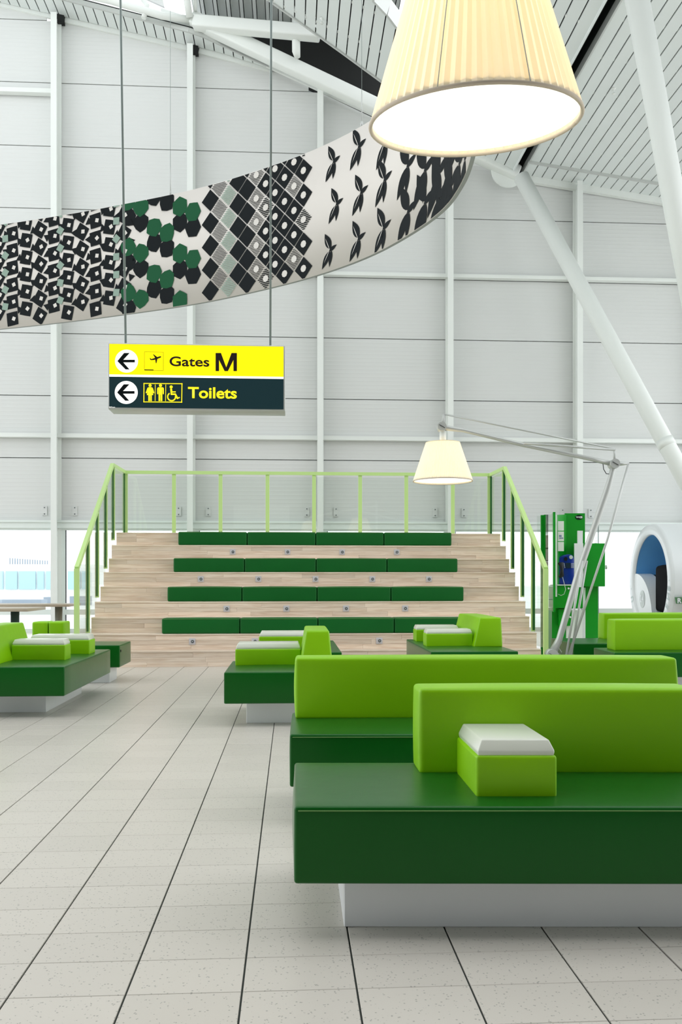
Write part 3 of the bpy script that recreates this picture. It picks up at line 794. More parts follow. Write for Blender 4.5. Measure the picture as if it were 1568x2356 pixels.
# sign graphics, in the sign's own millimetres taken from the close crop (scale 3.136, origin 200,740)
def SG(u, v, off=0.006): return PY(200 + u / 3.136, 740 + v / 3.136, YS - off)
def poly(name, pts, m, off=0.006, par=sg):
    a = MB(); k = [SG(u, v, off) for u, v in pts]; a.add(k, [tuple(range(len(k)))]); return a.obj(name, m, par, True)
def disc(mb, u, v, ru, off=0.006, n=40, mi=0, r0=0.0, a0=0, a1=2 * PI):
    if r0 == 0: mb.add([SG(u + ru * math.cos(a0 + (a1 - a0) * k / n), v + ru * math.sin(a0 + (a1 - a0) * k / n), off) for k in range(n)], [tuple(range(n))], mi)
    else:
        vs = []
        for k in range(n + 1):
            t_ = a0 + (a1 - a0) * k / n
            vs += [SG(u + ru * math.cos(t_), v + ru * math.sin(t_), off), SG(u + r0 * math.cos(t_), v + r0 * math.sin(t_), off)]
        mb.add(vs, [(2 * k, 2 * k + 2, 2 * k + 3, 2 * k + 1) for k in range(n)], mi)
def pg(mb, pts, off=0.006, mi=0): mb.add([SG(u, v, off) for u, v in pts], [tuple(range(len(pts)))], mi)
for (u, v) in ((285, 285), (283, 511)):
    a = MB(); disc(a, u, v, 83); a.obj('white_disc', M_swht, sg, True)
    a = MB(); s_ = (u - 285, v - 285)
    for q in ([(219, 285), (267, 226), (308, 226), (260, 277)], [(219, 285), (260, 292), (307, 345), (278, 345)], [(219, 285), (260, 275), (345, 275), (345, 294), (260, 294)]):
        pg(a, [(x + s_[0], y + s_[1]) for x, y in q], 0.008)
    a.obj('arrow', M_print, sg, True)
# aeroplane pictogram
a = MB(); t_ = 1.6
for q in ([(413, 217), (551, 219), (551, 221), (413, 219)], [(413, 217), (415, 217), (415, 352), (413, 352)], [(549, 219), (551, 219), (551, 354), (549, 354)], [(413, 350), (551, 352), (551, 354), (413, 352)], [(414, 345), (480, 346), (480, 353), (414, 352)]): pg(a, q)
pg(a, [(462, 271), (500, 258), (527, 249), (536, 251), (532, 259), (510, 268), (480, 277), (462, 278)]); pg(a, [(474, 234), (482, 237), (510, 258), (494, 266)], 0.0065); pg(a, [(452, 261), (457, 263), (466, 271), (463, 278), (456, 275)], 0.0065); pg(a, [(492, 272), (508, 266), (501, 300), (496, 300)], 0.0065)
a.obj('aeroplane_symbol', M_sink, sg, True)
ux = Vector((1, 0, 0)); uz = Vector((0, 0, 1))
def sgtext(name, s, u0, v0, capv, u1, m, bold):
    p = SG(u0, v0, 0.007); q = SG(u1, v0, 0.007); h = SG(u0, v0 - capv, 0.007).z - p.z
    place_text(name, s, p, h, m, sg, ux, uz, bold, 1.0, q.x - p.x)
sgtext('lettering', 'Gates', 595, 319, 68, 882, M_sink, 0.018)
a = MB(); pg(a, [(927, 357), (927, 226), (952, 226), (952, 357)]); pg(a, [(1056, 357), (1056, 226), (1081, 226), (1081, 357)])
pg(a, [(927, 226), (966, 226), (1014, 357), (992, 357)], 0.0065); pg(a, [(1042, 226), (1081, 226), (1016, 357), (994, 357)], 0.007); a.obj('lettering', M_sink, sg, True)
sgtext('lettering', 'Toilets', 728, 549, 78, 1080, M_sytx, 0.022)
sgtext('lettering', '9873-a/v', 159, 620, 7, 203, M_swht, 0.01)
# toilet pictograms
a = MB()
for q in ([(408, 443), (688, 445), (688, 451), (408, 449)], [(408, 443), (414, 443), (413, 581), (407, 581)], [(682, 445), (688, 445), (686, 584), (680, 584)], [(407, 576), (686, 578), (686, 584), (407, 582)],
          [(490, 454), (494, 454), (493, 572), (489, 572)], [(566, 454), (570, 454), (568, 574), (564, 574)]): pg(a, q)
a.obj('pictogram_frame', M_sytx, sg, True)
a = MB(); disc(a, 455, 461, 11, n=24); pg(a, [(443, 474), (467, 474), (474, 478), (486, 514), (478, 518), (470, 498), (478, 530), (467, 530), (467, 573), (456.5, 573), (456.5, 532), (453.5, 532), (453.5, 573), (442, 573), (442, 530), (431, 530), (440, 498), (431, 518), (423, 514), (436, 478)])
a.obj('woman_symbol', M_sytx, sg, True)
a = MB(); disc(a, 530, 461, 11, n=24); pg(a, [(513, 474), (547, 474), (554, 481), (554, 523), (546, 523), (545, 488), (543, 488), (543, 573), (531, 573), (531, 527), (528, 527), (528, 573), (516, 573), (516, 488), (514, 488), (514, 523), (506, 523), (506, 481)])
a.obj('man_symbol', M_sytx, sg, True)
a = MB(); disc(a, 607, 471, 11, n=24); disc(a, 610, 542, 33, 0.006, 30, 0, 24, PI * -0.08, PI * 1.33)
pg(a, [(600, 484), (613, 484), (615, 503), (640, 503), (640, 511), (615, 511), (615, 518), (640, 518), (656, 547), (668, 543), (670, 550), (649, 560), (634, 529), (604, 529)])
a.obj('wheelchair_symbol', M_sytx, sg, True)
for (xb, xt) in ((289, 277), (621.5, 623.5)):
    b = PY(xb, 792, YS + 0.05); t2 = PY(xt, 0, YS + 0.05); d = t2 - b; tt = b + d * ((9.3 - b.z) / d.z)
    MB().tube([(b.x, b.y, b.z - 0.01), tt], 0.0088, 10).obj('hanging_rod', M_rod, sg, True)
MB().box(PY(450, 792, YS).x, PY(456, 792, YS).x, YS + 0.03, YS + 0.06, z1, z1 + 0.006).obj('top_catch', M_dark, sg, True)

# ================================================================ CURVED BANNER
arc = [(-5.6, 10.15), (-4.7, 9.97), (-3.92, 9.75), (-3.25, 9.54), (-2.55, 9.29), (-1.52, 8.86), (-0.72, 8.39), (-0.18, 7.99), (0.256, 7.55), (0.585, 7.06), (0.79, 6.62), (0.872, 6.22), (0.888, 5.85), (0.86, 5.5), (0.79, 5.2)]
pts = []
for i in range(len(arc) - 1):
    p0_, p1, p2, p3 = [Vector(arc[min(max(j, 0), len(arc) - 1)]) for j in (i - 1, i, i + 1, i + 2)]
    for k in range(8):
        t_ = k / 8
        pts.append(0.5 * ((2 * p1) + (p2 - p0_) * t_ + (2 * p0_ - 5 * p1 + 4 * p2 - p3) * t_ ** 2 + (-p0_ + 3 * p1 - 3 * p2 + p3) * t_ ** 3))
pts.append(Vector(arc[-1]))
cum = [0]
for a, b in zip(pts, pts[1:]): cum.append(cum[-1] + (b - a).length)
Z0, Z1 = EYE + 2.895, EYE + 4.095
def bpt(u, v, off=0.0):
    u = min(max(u, 0.001), cum[-1] - 0.001)
    lo = 0
    for i in range(len(cum) - 1):
        if cum[i] <= u <= cum[i + 1]: lo = i; break
    t_ = (u - cum[lo]) / (cum[lo + 1] - cum[lo]); p = pts[lo].lerp(pts[lo + 1], t_)
    d = (pts[min(lo + 2, len(pts) - 1)] - pts[max(lo - 1, 0)]).normalized(); n = Vector((d.y, -d.x))
    p = p + n * off
    return C2W(p.x, p.y, Z0 + (Z1 - Z0) * v)
xtab = [(CX + F * p.x / p.y, c) for p, c in zip(pts, cum)]
def u_of(x):
    for (a, ca_), (b, cb_) in zip(xtab, xtab[1:]):
        if a <= x <= b: return ca_ + (cb_ - ca_) * (x - a) / (b - a)
    return xtab[-1][1]
def uv(x, y):
    u = u_of(x); q = bpt(u, 0); cz = q.y * cT + q.x * sT
    return u, ((HY - y) * cz / F - (Z0 - EYE)) / (Z1 - Z0)
bn0 = bpt(u_of(600), 0)
bn = empty('curved_banner', (bn0.x, bn0.y, Z0)); tag(bn, 'long curved hanging banner printed with black, cream and green shapes', 'banner')
mb = MB(); n = len(pts); TH_ = 0.03
vs = []
for i in range(n):
    u = cum[i]
    vs += [bpt(u, 0), bpt(u, 1), bpt(u, 1, -TH_), bpt(u, 0, -TH_)]
for i in range(n - 1):
    k = 4 * i
    pass
mb.v = [tuple(p) for p in vs]
for i in range(n - 1):
    k = 4 * i
    for s_ in range(4):
        mb.f.append([k + s_, k + (s_ + 1) % 4, k + 4 + (s_ + 1) % 4, k + 4 + s_]); mb.m.append(0 if s_ == 0 else 1); mb.sm.append(s_ in (0, 2))
mb.f.append([0, 1, 2, 3]); mb.m.append(1); mb.sm.append(False); mb.f.append([4 * (n - 1) + q for q in range(4)]); mb.m.append(1); mb.sm.append(False)
mb.obj('banner_sheet', [M_cream, mat('banner_edge_grey', S(150, 156, 154), 0.5)], bn, True)
M_printw = mat('banner_cream_detail', S(224, 220, 213), 0.5); M_prints = mat('banner_sage_print', S(140, 165, 150), 0.5)
PM = [M_print, M_printg, M_printw, M_prints]
def flush(name, stuff=True):
    global pr
    o = pr.obj(name, PM, bn, True); pr = MB()
    if stuff: o['kind'] = 'stuff'
rng = random.Random(3)
pr = MB()
def shp(ps, mi):                   # ps in (u metres, v metres 0..1.2)
    q = []
    inside = [(u, v) for u, v in ps]
    poly_ = inside
    for sgn, lim in ((1, 0.004), (-1, 1.196)):
        o_ = []
        for i in range(len(poly_)):
            p, r_ = poly_[i], poly_[(i + 1) % len(poly_)]
            fp, fr_ = sgn * (p[1] - lim), sgn * (r_[1] - lim)
            if fp >= 0: o_.append(p)
            if fp * fr_ < 0:
                t_ = fp / (fp - fr_); o_.append((p[0] + (r_[0] - p[0]) * t_, p[1] + (r_[1] - p[1]) * t_))
        poly_ = o_
        if len(poly_) < 3: return
    pr.add([bpt(u, v / 1.2, 0.004 + 0.0012 * mi) for u, v in poly_], [tuple(range(len(poly_)))], mi)
def blob(u, v, r_, n_, rot, sp=1.0, mi=0, star=0.0):
    ps = []
    for k in range(n_):
        t_ = rot + 2 * PI * k / n_; rr = r_ * (1 - star if k % 2 else 1)
        ps.append((u + rr * math.cos(t_) * sp, v + rr * math.sin(t_)))
    shp(ps, mi)
# zone A: chequer of loose cut-paper shapes
ua, ub, uc, ud = u_of(-400), u_of(285), u_of(472), u_of(715)
u = u_of(285) ; i = 0
while u > u_of(-200):
    for j in range(7):
        v = 0.1 + j * 0.195 + (0.0975 if i % 2 else 0)
        blob(u, v, 0.108, 8, 0.2 + 0.35 * (i % 3), 0.95, 0, 0.28)
        if i < 11:
            blob(u + 0.095, v + 0.098, 0.052, 3, rng.random() * 6, 1.0, 0); 
            blob(u + 0.02, v, 0.03, 4, rng.random() * 6, 1.0, 2)
            if i % 4 == 1: blob(u + 0.09, v + 0.05, 0.055, 4, rng.random(), 1.0, 3)
    u -= 0.185; i += 1
flush('chequer_print')
# zone B: rounded tokens of black and green
u = u_of(295); i = 0
while u < u_of(470):
    for j in range(8):
        v = 0.06 + j * 0.165 + (0.08 if i % 2 else 0)
        c = (i + j) % 3
        if c < 2: blob(u, v, 0.108, 9 if i < 4 else 12, 0.4 * i, 0.95, (0, 1)[c], 0.12)
    u += 0.165; i += 1
flush('token_print')
# zone C: lozenges, solid, hatched and outlined
u = u_of(484); i = 0
while u < u_of(712):
    for j in range(6):
        v = 0.1 + j * 0.235 + (0.117 if i % 2 else 0)
        kind = (i % 4)
        if kind in (0, 3) or (i > 5 and (i + j) % 3): blob(u, v, 0.112, 4, 0, 0.98, 0)
        elif kind == 1:
            for h in range(-6, 7):
                w_ = 0.1 * (1 - abs(h) / 7)
                shp([(u - w_, v + h * 0.0155 - 0.003), (u + w_, v + h * 0.0155 - 0.003), (u + w_, v + h * 0.0155 + 0.003), (u - w_, v + h * 0.0155 + 0.003)], 0)
        else:
            for h in range(-5, 6):
                w_ = 0.1 * (1 - abs(h) / 6)
                shp([(u - w_, v + h * 0.018 - 0.005), (u + w_, v + h * 0.018 - 0.005), (u + w_, v + h * 0.018 + 0.005), (u - w_, v + h * 0.018 + 0.005)], 3 if i < 4 else 0)
        if i > 4: blob(u, v, 0.035, 8, 0, 1, 2)
    u += 0.118; i += 1
flush('lozenge_print')
# zone D: rows of plain leaf sprigs growing towards the curve
def leaf(u, v, ln, wd, ang, mi=0):
    ps = []
    for k in range(9):
        t_ = k / 8; w_ = wd * math.sin(PI * t_ ** 0.8); ps.append((t_ * ln, w_))
    ps += [(p[0], -p[1]) for p in ps[::-1][1:-1]]
    ca_, sa_ = math.cos(ang), math.sin(ang)
    shp([(u + x * ca_ - y * sa_, v + x * sa_ + y * ca_) for x, y in ps], mi)
sprigs = [(765, 375, .8), (772, 472, .8), (757, 578, .8), (823, 340, .9), (828, 446, .9), (822, 553, .9), (884, 330, 1), (882, 417, 1), (880, 528, 1), (935, 385, 1.2), (936, 490, 1.2),
          (975, 395, 1.35), (975, 470, 1.35), (1008, 400, 1.5), (1010, 455, 1.5), (1034, 385, 1.6), (1036, 430, 1.6), (1055, 380, 1.7), (1068, 370, 1.7)]
for x, y, s_ in sprigs:
    u, v = uv(x, y); v *= 1.2; k = 0.175 * s_
    leaf(u + 0.02, v + 0.015, k * 1.25, k * 0.27, 2.0); leaf(u + 0.01, v, k * 1.3, k * 0.24, -2.15); leaf(u + 0.03, v, k * 1.1, k * 0.16, -1.75)
    leaf(u, v, k * 0.75, k * 0.14, 0.35)
    if s_ < 1.1:
        for an in (2.0, -2.15): leaf(u + 0.01, v + 0.01, k * 0.95, k * 0.022, an, 2)
    flush('sprig_print', False)

for (x, yt) in ((390, 450), (829, 290)):
    u = u_of(x); b = bpt(u, 1, -0.015); tt = Vector((b.x, b.y, 9.3))
    MB().tube([b - Vector((0, 0, 0.02)), tt], 0.0022, 6).obj('cable', M_rod, bn, True)
    MB().tube([b, b + Vector((0, 0, 0.05))], 0.012, 8).tube([b + Vector((0, 0, 0.05)), b + Vector((0, 0, 0.30))], 0.005, 6).obj('turnbuckle', M_grey, bn, True)

# ================================================================ LAMPS
def frustum(rb, rt_, h, n=132, amp=0.018, M=Matrix(), mi=0):
    m = MB(); vs = []; rows_ = 7
    for j in range(rows_ + 1):
        t_ = j / rows_; R = rb + (rt_ - rb) * t_
        for k in range(2 * n):
            a = PI * k / n; rr = R * (1 + (amp if k % 2 else 0)); vs.append(M @ Vector((rr * math.cos(a), rr * math.sin(a), h * t_)))
    N = 2 * n
    m.add(vs, [(j * N + k, j * N + (k + 1) % N, (j + 1) * N + (k + 1) % N, (j + 1) * N + k) for j in range(rows_) for k in range(N)], 0, False)
    return m
def ring(M, R, rr, n=64):
    return MB().tube([M @ Vector((R * math.cos(2 * PI * k / n), R * math.sin(2 * PI * k / n), 0)) for k in range(n + 1)], rr, 8)
def lamp_head(root, M, rb, rt_, h, watts, pleats):
    frustum(rb, rt_, h, pleats, 0.02, M).obj('lamp_shade', M_shade, root, True)
    ring(M, rb * 1.006, 0.006).obj('rim', mat('rim_ribbon', S(214, 200, 180), 0.7), root, True)
    ring(M @ Matrix.Translation((0, 0, h)), rt_ * 1.006, 0.004).obj('rim', M_shade, root, True)
    MB().add([M @ Vector((rb * 0.985 * math.cos(2 * PI * k / 64), rb * 0.985 * math.sin(2 * PI * k / 64), 0.012)) for k in range(64)], [tuple(range(64))]).obj('diffuser', M_diff, root, True)
    MB().add([M @ Vector((rt_ * 0.99 * math.cos(2 * PI * k / 48), rt_ * 0.99 * math.sin(2 * PI * k / 48), h - 0.003)) for k in range(48)], [tuple(range(48))]).obj('top_disc', M_shade, root, True)
    MB().tube([M @ Vector((0, 0, h - 0.01)), M @ Vector((0, 0, h + 0.12))], 0.032, 20).obj('neck', M_white, root, True)
    l = bpy.data.lights.new('bulb', 'POINT'); l.energy = watts; l.color = (1.0, 0.76, 0.46); l.shadow_soft_size = rb * 0.2
    lo = bpy.data.objects.new('bulb', l); COL.objects.link(lo); lo.parent = root
    lo.location = WM[root.name].inverted() @ (M @ Vector((0, 0, h * 0.62)))
DL = 8.5
bs = PC(1290, 1400, DL)
fl_ = empty('floor_lamp', (bs.x, bs.y, 0)); tag(fl_, 'giant grey jointed floor lamp with a lit pleated shade before the tiers', 'lamp', 'giant jointed floor lamps')
def LP(x, y, o=0.0): return PC(x, y, DL + o)
rb = 67.5 / F * DL; rt_ = 38.5 / F * DL; h = 88 / F * DL
base = LP(1018, 1107); Mh = Matrix.Translation(base)
lamp_head(fl_, Mh, rb, rt_, h, 2.2, 100)
J1, J2, J3 = LP(1015, 983), LP(1411, 1068), LP(1268, 1507)
s1 = F / DL
MB().tube([J1, LP(1035, 986), LP(1065, 990), LP(1205, 1024), LP(1360, 1056), J2], [0.03, 0.026, 0.020, 0.021, 0.022, 0.026], 16).obj('upper_arm', M_grey, fl_, True)
MB().tube([LP(1205, 1020, -0.05), LP(1414, 1035, -0.05)], 0.012, 10).obj('brace_rod', M_grey, fl_, True)
MB().tube([LP(1021, 953), LP(1415, 1033)], 0.0085, 10).obj('tension_rod', M_grey, fl_, True)
MB().tube([LP(1020, 953), LP(1018, 975)], 0.012, 8).tube([LP(1413, 1034), LP(1413, 1062)], 0.014, 8).tube([J2, LP(1446, 1066)], [0.026, 0.013], 10).obj('link_bracket', M_grey, fl_, True)
fw = Vector((sT, cT, 0))
for nm, J, R in (('joint', J1, 0.045), ('joint', J2, 0.048), ('joint', J3, 0.06)):
    MB().tube([J - fw * 0.055, J + fw * 0.055], R, 24).obj(nm, M_grey, fl_, True)
    jo = J - fw * 0.057
    rt2 = Vector((cT, -sT, 0))
    MB().beam(jo - rt2 * 0.6 * R + uz * 0.35 * R, jo + rt2 * 0.6 * R - uz * 0.35 * R, 0.008, 0.004).obj('screw_slot', M_dark, fl_, True)
MB().tube([J2, LP(1405, 1095), LP(1395, 1130), LP(1330, 1318), LP(1286, 1470), J3], [0.03, 0.026, 0.033, 0.034, 0.032, 0.045], 16).obj('lower_arm', M_grey, fl_, True)
MB().tube([LP(1445, 1068, -0.06), LP(1397, 1240, -0.06), LP(1308, 1507, -0.06)], 0.012, 10).obj('tension_rod', M_grey, fl_, True)
MB().tube([LP(1339, 1290, -0.08), LP(1302, 1507, -0.08)], 0.012, 8).tube([LP(1349, 1290, 0.03), LP(1313, 1507, 0.03)], 0.012, 8).obj('spring_rod', M_grey, fl_, True)
MB().tube([LP(1386, 1066), LP(1388, 1080), LP(1394, 1090), LP(1403, 1091)], 0.004, 6).obj('cable', M_dark, fl_, True)
MB().tube([LP(1291, 1478), LP(1284, 1490), LP(1291, 1500), LP(1289, 1506), LP(1275, 1500)], 0.004, 6).obj('cable', M_grey, fl_, True)
zj = J3.z
MB().lathe([(0, 0.07), (0.1, 0.065), (0.34, 0.04), (0.36, 0.0)], 48, (bs.x, bs.y, 0)).obj('base', M_grey, fl_, True)
MB().beam(Vector((J3.x, J3.y, zj)), Vector((bs.x, bs.y, 0.05)), 0.08, 0.08).beam(LP(1310, 1510), Vector((bs.x, bs.y, 0.05)), 0.06, 0.05).obj('stand_bracket', M_grey, fl_, True)

D2 = 2.46; rb2 = 0.3; h2 = 0.392; rt2_ = 0.171
ctr = PC(1091, HY - 1.328 * F / 2.46, 2.46)
rgt = Vector((cT, -sT, 0))
Mb = Matrix.Translation(ctr) @ Matrix.Rotation(math.radians(10.6), 4, rgt) @ Matrix.Rotation(math.radians(1.8) * -1, 4, fw)
e2 = C2W(2.35, 2.75)
fl2 = empty('floor_lamp', (e2.x, e2.y, 0)); tag(fl2, 'large lit pleated lampshade hanging close at the top of the view', 'lamp', 'giant jointed floor lamps')
lamp_head(fl2, Mb, rb2, rt2_, h2, 2.4, 66)
for k in range(4):                 # the seams of the fabric
    a = -PI / 2 - TH + (-0.47 + 1.57 * k) + 0.0
    if k == 0 or k == 1:
        aa = a if k == 0 else -PI / 2 - TH + 0.33
        MB().tube([Mb @ Vector((rb2 * 1.016 * math.cos(aa), rb2 * 1.016 * math.sin(aa), 0.004)), Mb @ Vector((rt2_ * 1.016 * math.cos(aa), rt2_ * 1.016 * math.sin(aa), h2))], 0.0016, 6).obj('shade_seam', M_paper, fl2, True)
K1 = Mb @ Vector((0, 0, h2 + 0.16)); K2 = C2W(2.3, 2.85, 3.25); K3 = Vector((e2.x, e2.y, 0.42))
MB().tube([K1, K2], [0.024, 0.028], 16).obj('upper_arm', M_grey, fl2, True)
MB().tube([K1 + uz * 0.15, K2 + uz * 0.15], 0.0085, 10).obj('tension_rod', M_grey, fl2, True)
MB().tube([K2, (K2 + K3) / 2, K3], [0.028, 0.034, 0.04], 16).obj('lower_arm', M_grey, fl2, True)
for J in (K1, K2, K3): MB().tube([J - fw * 0.05, J + fw * 0.05], 0.048, 24).obj('joint', M_grey, fl2, True)
MB().beam(K1, K1 + uz * 0.16, 0.02, 0.02, (0, 1, 0)).beam(K2, K2 + uz * 0.16, 0.02, 0.02, (0, 1, 0)).obj('link_bracket', M_grey, fl2, True)
MB().lathe([(0, 0.42), (0.05, 0.42), (0.05, 0.07), (0.34, 0.04), (0.36, 0.0)], 48, (e2.x, e2.y, 0)).obj('base', M_grey, fl2, True)

# ================================================================ PAYPHONES
DP = 11.7
def QP(x, y, o=0.0): return PC(x, y, DP + o)
def cbox(mb, x0, x1, y0, y1, o0, o1, mi=0):        # box facing the viewer, spanning pixels at depth o0
    a = QP(x0, y1, o0); b = QP(x1, y1, o0); z1_ = QP(x0, y0, o0).z; z0_ = max(a.z, 0.0)
    d = fw * (o1 - o0)
    return mb.prism([(a.x, a.y, z0_), (b.x, b.y, z0_), (b.x, b.y, z1_), (a.x, a.y, z1_)], d, mi)
pb = QP(1311, 1520); py_ = empty('payphone_booth', (pb.x, pb.y, 0)); tag(py_, 'tall green payphone booth with a blue telephone, right of the tiers', 'payphone')
def cb(name, m, x0, x1, y0, y1, o0, o1, par=py_):
    a = MB(); cbox(a, x0, x1, y0, y1, o0, o1); return a.obj(name, m, par, True)
cb('back_panel', M_green, 1299, 1345, 1181, 1400, 0.38, 0.42)
a = MB(); p1, p2 = QP(1281, 1400, 0.05), QP(1301, 1400, 0.4); zt_ = QP(1290, 1182).z; zb_ = 0.72
a.prism([(p1.x, p1.y, zb_), (p2.x, p2.y, zb_), (p2.x, p2.y, zt_ + 0.02), (p1.x, p1.y, zt_ - 0.01)], (0.02, 0.01, 0)); a.obj('angled_panel', M_green, py_, True)
for k, (ya, yb) in enumerate(((1199, 1221), (1223, 1245), (1247, 1268))):
    nn = cb('notice', M_paper, 1283, 1296.5, ya, yb, -0.01, 0.0)
    if k == 1:
        a = MB(); cbox(a, 1286, 1288, 1231, 1235, -0.015, -0.012); cbox(a, 1289, 1291, 1231, 1235, -0.015, -0.012); cbox(a, 1286, 1291, 1237, 1239, -0.015, -0.012); cbox(a, 1292, 1295, 1237, 1239, -0.015, -0.012)
        a.obj('printed_marks', M_ink, nn, True)
# left side screen: glass sheet receding, with a green front edge and a bright trim
gx = QP(1275, 1300, -0.05)
a = MB(); n_ = QP(1275, 1300, -0.05); f_ = n_ + Vector((0, 0.42, 0)); zt_ = QP(1275, 1180, -0.05).z; zb_ = QP(1275, 1406, -0.05).z
a.prism([(n_.x, n_.y, zb_), (f_.x, f_.y, zb_), (f_.x, f_.y, zt_), (n_.x, n_.y, zt_)], (0.008, 0, 0)); a.obj('side_screen', M_glass, py_, True)
cb('screen_edge', M_green, 1272, 1277, 1178, 1408, -0.08, -0.05)
cb('bright_trim', M_white, 1275.5, 1281, 1184, 1373, -0.02, 0.0)
cb('right_screen', M_alu, 1321, 1341, 1250, 1351, -0.06, -0.03); cb('right_screen', M_alu, 1328, 1340, 1221, 1252, -0.03, -0.005)
cb('shelf', M_alu, 1282, 1322, 1345, 1347, -0.05, 0.36)
cb('front_cabinet', M_green, 1277, 1340, 1347, 1399, -0.02, 0.36)
cb('lower_box', M_green, 1285, 1314, 1401, 1440, 0.04, 0.3)
cb('column', M_green, 1269, 1301, 1399, 1540, 0.1, 0.32)
cb('lower_sheet', M_white, 1302, 1339, 1404, 1520, 0.1, 0.12)
a = MB()
for x, y in ((1307, 1354), (1311, 1420)): a.lathe([(0, 0.01), (0.012, 0.01), (0.014, 0)], 14, M=Matrix.Translation(QP(x, y, -0.025 if y < 1400 else 0.035)) @ Matrix.Rotation(PI / 2, 4, 'X'))
a.obj('lock', M_alu, py_, True)
# wifi badge
o_ = -0.0
a = MB(); c = QP(1331.5, 1190, 0.37)
a.add([c + rgt * 0.053 * math.cos(2 * PI * k / 30) + uz * (0.034 * math.sin(2 * PI * k / 30)) for k in range(30)], [tuple(range(30))]); bd = a.obj('badge', M_print, py_, True)
place_text('lettering', 'Wi', c - rgt * 0.046 - uz * 0.011 - fw * 0.003, 0.024, M_white, bd, rgt, uz, 0.03)
a = MB(); c2_ = c + rgt * 0.024 - fw * 0.003
a.add([c2_ + rgt * (0.021 * math.copysign(abs(math.cos(t_)) ** 0.5, math.cos(t_))) + uz * (0.015 * math.copysign(abs(math.sin(t_)) ** 0.5, math.sin(t_))) for t_ in [2 * PI * k / 28 for k in range(28)]], [tuple(range(28))]); a.obj('badge_tab', M_white, bd, True)
place_text('lettering', 'Fi', c2_ - rgt * 0.012 - uz * 0.009 - fw * 0.003, 0.018, M_print, bd, rgt, uz, 0.03)
# blue telephone
ph = [(1283.5, 1344), (1283.5, 1287), (1287, 1282), (1295, 1278), (1305, 1275.5), (1313, 1275.5), (1318, 1279), (1320.5, 1288), (1321.5, 1344)]
a = MB(); a.prism([QP(x, y, 0.1) for x, y in ph], fw * 0.22); tl = a.obj('telephone', M_blue, py_, True); bevel(tl.data, 0.012, 2)
def on_phone(name, m, pts_): 
    a = MB(); a.prism([QP(x, y, 0.085) for x, y in pts_], fw * 0.012); return a.obj(name, m, tl, True)
for (x, y, m_) in ((1301, 1286, M_dark), (1313, 1282, M_white)):
    on_phone('dial_port', m_, [(x + 4 * math.cos(t_), y + 4.4 * math.sin(t_)) for t_ in [2 * PI * k / 18 for k in range(18)]])
on_phone('display', M_navy, [(1300, 1295), (1312, 1295), (1312, 1307), (1301, 1307)])
a = MB()
for i_ in range(4):
    cbox(a, 1296.3 + i_ * 0.5, 1297.8 + i_ * 0.5, 1296 + i_ * 3, 1297.6 + i_ * 3, 0.08, 0.09)
    for j_ in range(3): cbox(a, 1313.5 + j_ * 2.4, 1315 + j_ * 2.4, 1296 + i_ * 3, 1297.6 + i_ * 3, 0.08, 0.09)
a.obj('keypad', M_white, tl, True)
MB().tube([QP(1287, 1298, 0.03), QP(1291, 1296, 0.0), QP(1292, 1312, 0.0), QP(1291.5, 1324, 0.0), QP(1288, 1326, 0.03)], [0.03, 0.033, 0.022, 0.032, 0.028], 10).obj('handset', M_dark, tl, True)
MB().tube([QP(1293.5, 1328, -0.04), QP(1297, 1342, -0.06), QP(1300.5, 1356, -0.08), QP(1297, 1367, -0.08), QP(1290, 1370, -0.08), QP(1283, 1367, -0.06)], 0.004, 6).obj('cord', M_grey, tl, True)
# second booth seen from its side
p2b = QP(1361, 1520, 0.1); p2y = empty('payphone_booth', (p2b.x, p2b.y, 0)); tag(p2y, 'green boxy phone pedestal on a wide green column, right of the blue telephone', 'payphone')
bx = MB(); cbox(bx, 1341, 1391.5, 1250, 1349.5, 0.1, 0.37); o = bx.obj('hood', M_green, p2y, True); bevel(o.data, 0.006, 1, False)
bx = MB(); cbox(bx, 1346, 1375, 1347, 1540, 0.2, 0.4); bx.obj('column', M_green, p2y, True)
MB().tube([QP(1392, 1305, 0.3), QP(1395, 1305, 0.3)], 0.03, 12).obj('side_knob', M_grey, p2y, True)
bx = MB(); cbox(bx, 1339, 1346, 1352, 1540, 0.18, 0.2); bx.obj('metal_edge', M_alu, p2y, True)
# third booth behind, at left
p3b = QP(1250, 1520, 0.55); p3y = empty('payphone_booth', (p3b.x, p3b.y, 0)); tag(p3y, 'farther green phone booth seen edge on behind the right balustrade', 'payphone')
bx = MB(); cbox(bx, 1244, 1252, 1185, 1530, 0.6, 0.64); bx.obj('back_panel', M_green, p3y, True)
bx = MB(); cbox(bx, 1252, 1257, 1184, 1400, 0.55, 0.6); bx.obj('screen_edge', M_green, p3y, True)
bx = MB(); cbox(bx, 1258, 1260.5, 1184, 1540, 0.5, 0.55); bx.obj('screen_edge', M_dark, p3y, True)
bx = MB(); cbox(bx, 1235, 1244, 1187, 1400, 0.62, 0.63); bx.obj('side_screen', M_glass, p3y, True)
# glass totem strip with lettering
tb = QP(1374, 1500, 1.4); tt_ = empty('glass_totem', (tb.x, tb.y, 0)); tag(tt_, 'slim upright glass sheet with pale vertical lettering behind the phone pedestal', 'glass panel')
bx = MB(); cbox(bx, 1345, 1376, 1205, 1500, 1.4, 1.41); gl = bx.obj('glass_sheet', M_wglass, tt_, True)
bx = MB(); cbox(bx, 1375.6, 1376.8, 1205, 1500, 1.39, 1.42); bx.obj('sheet_edge', M_rod, tt_, True)
place_text('lettering', 'lacer', QP(1373, 1250, 1.38) , 0.045, mat('frosted_letters', S(190, 196, 196), 0.6), gl, uz, -rgt, 0.0)

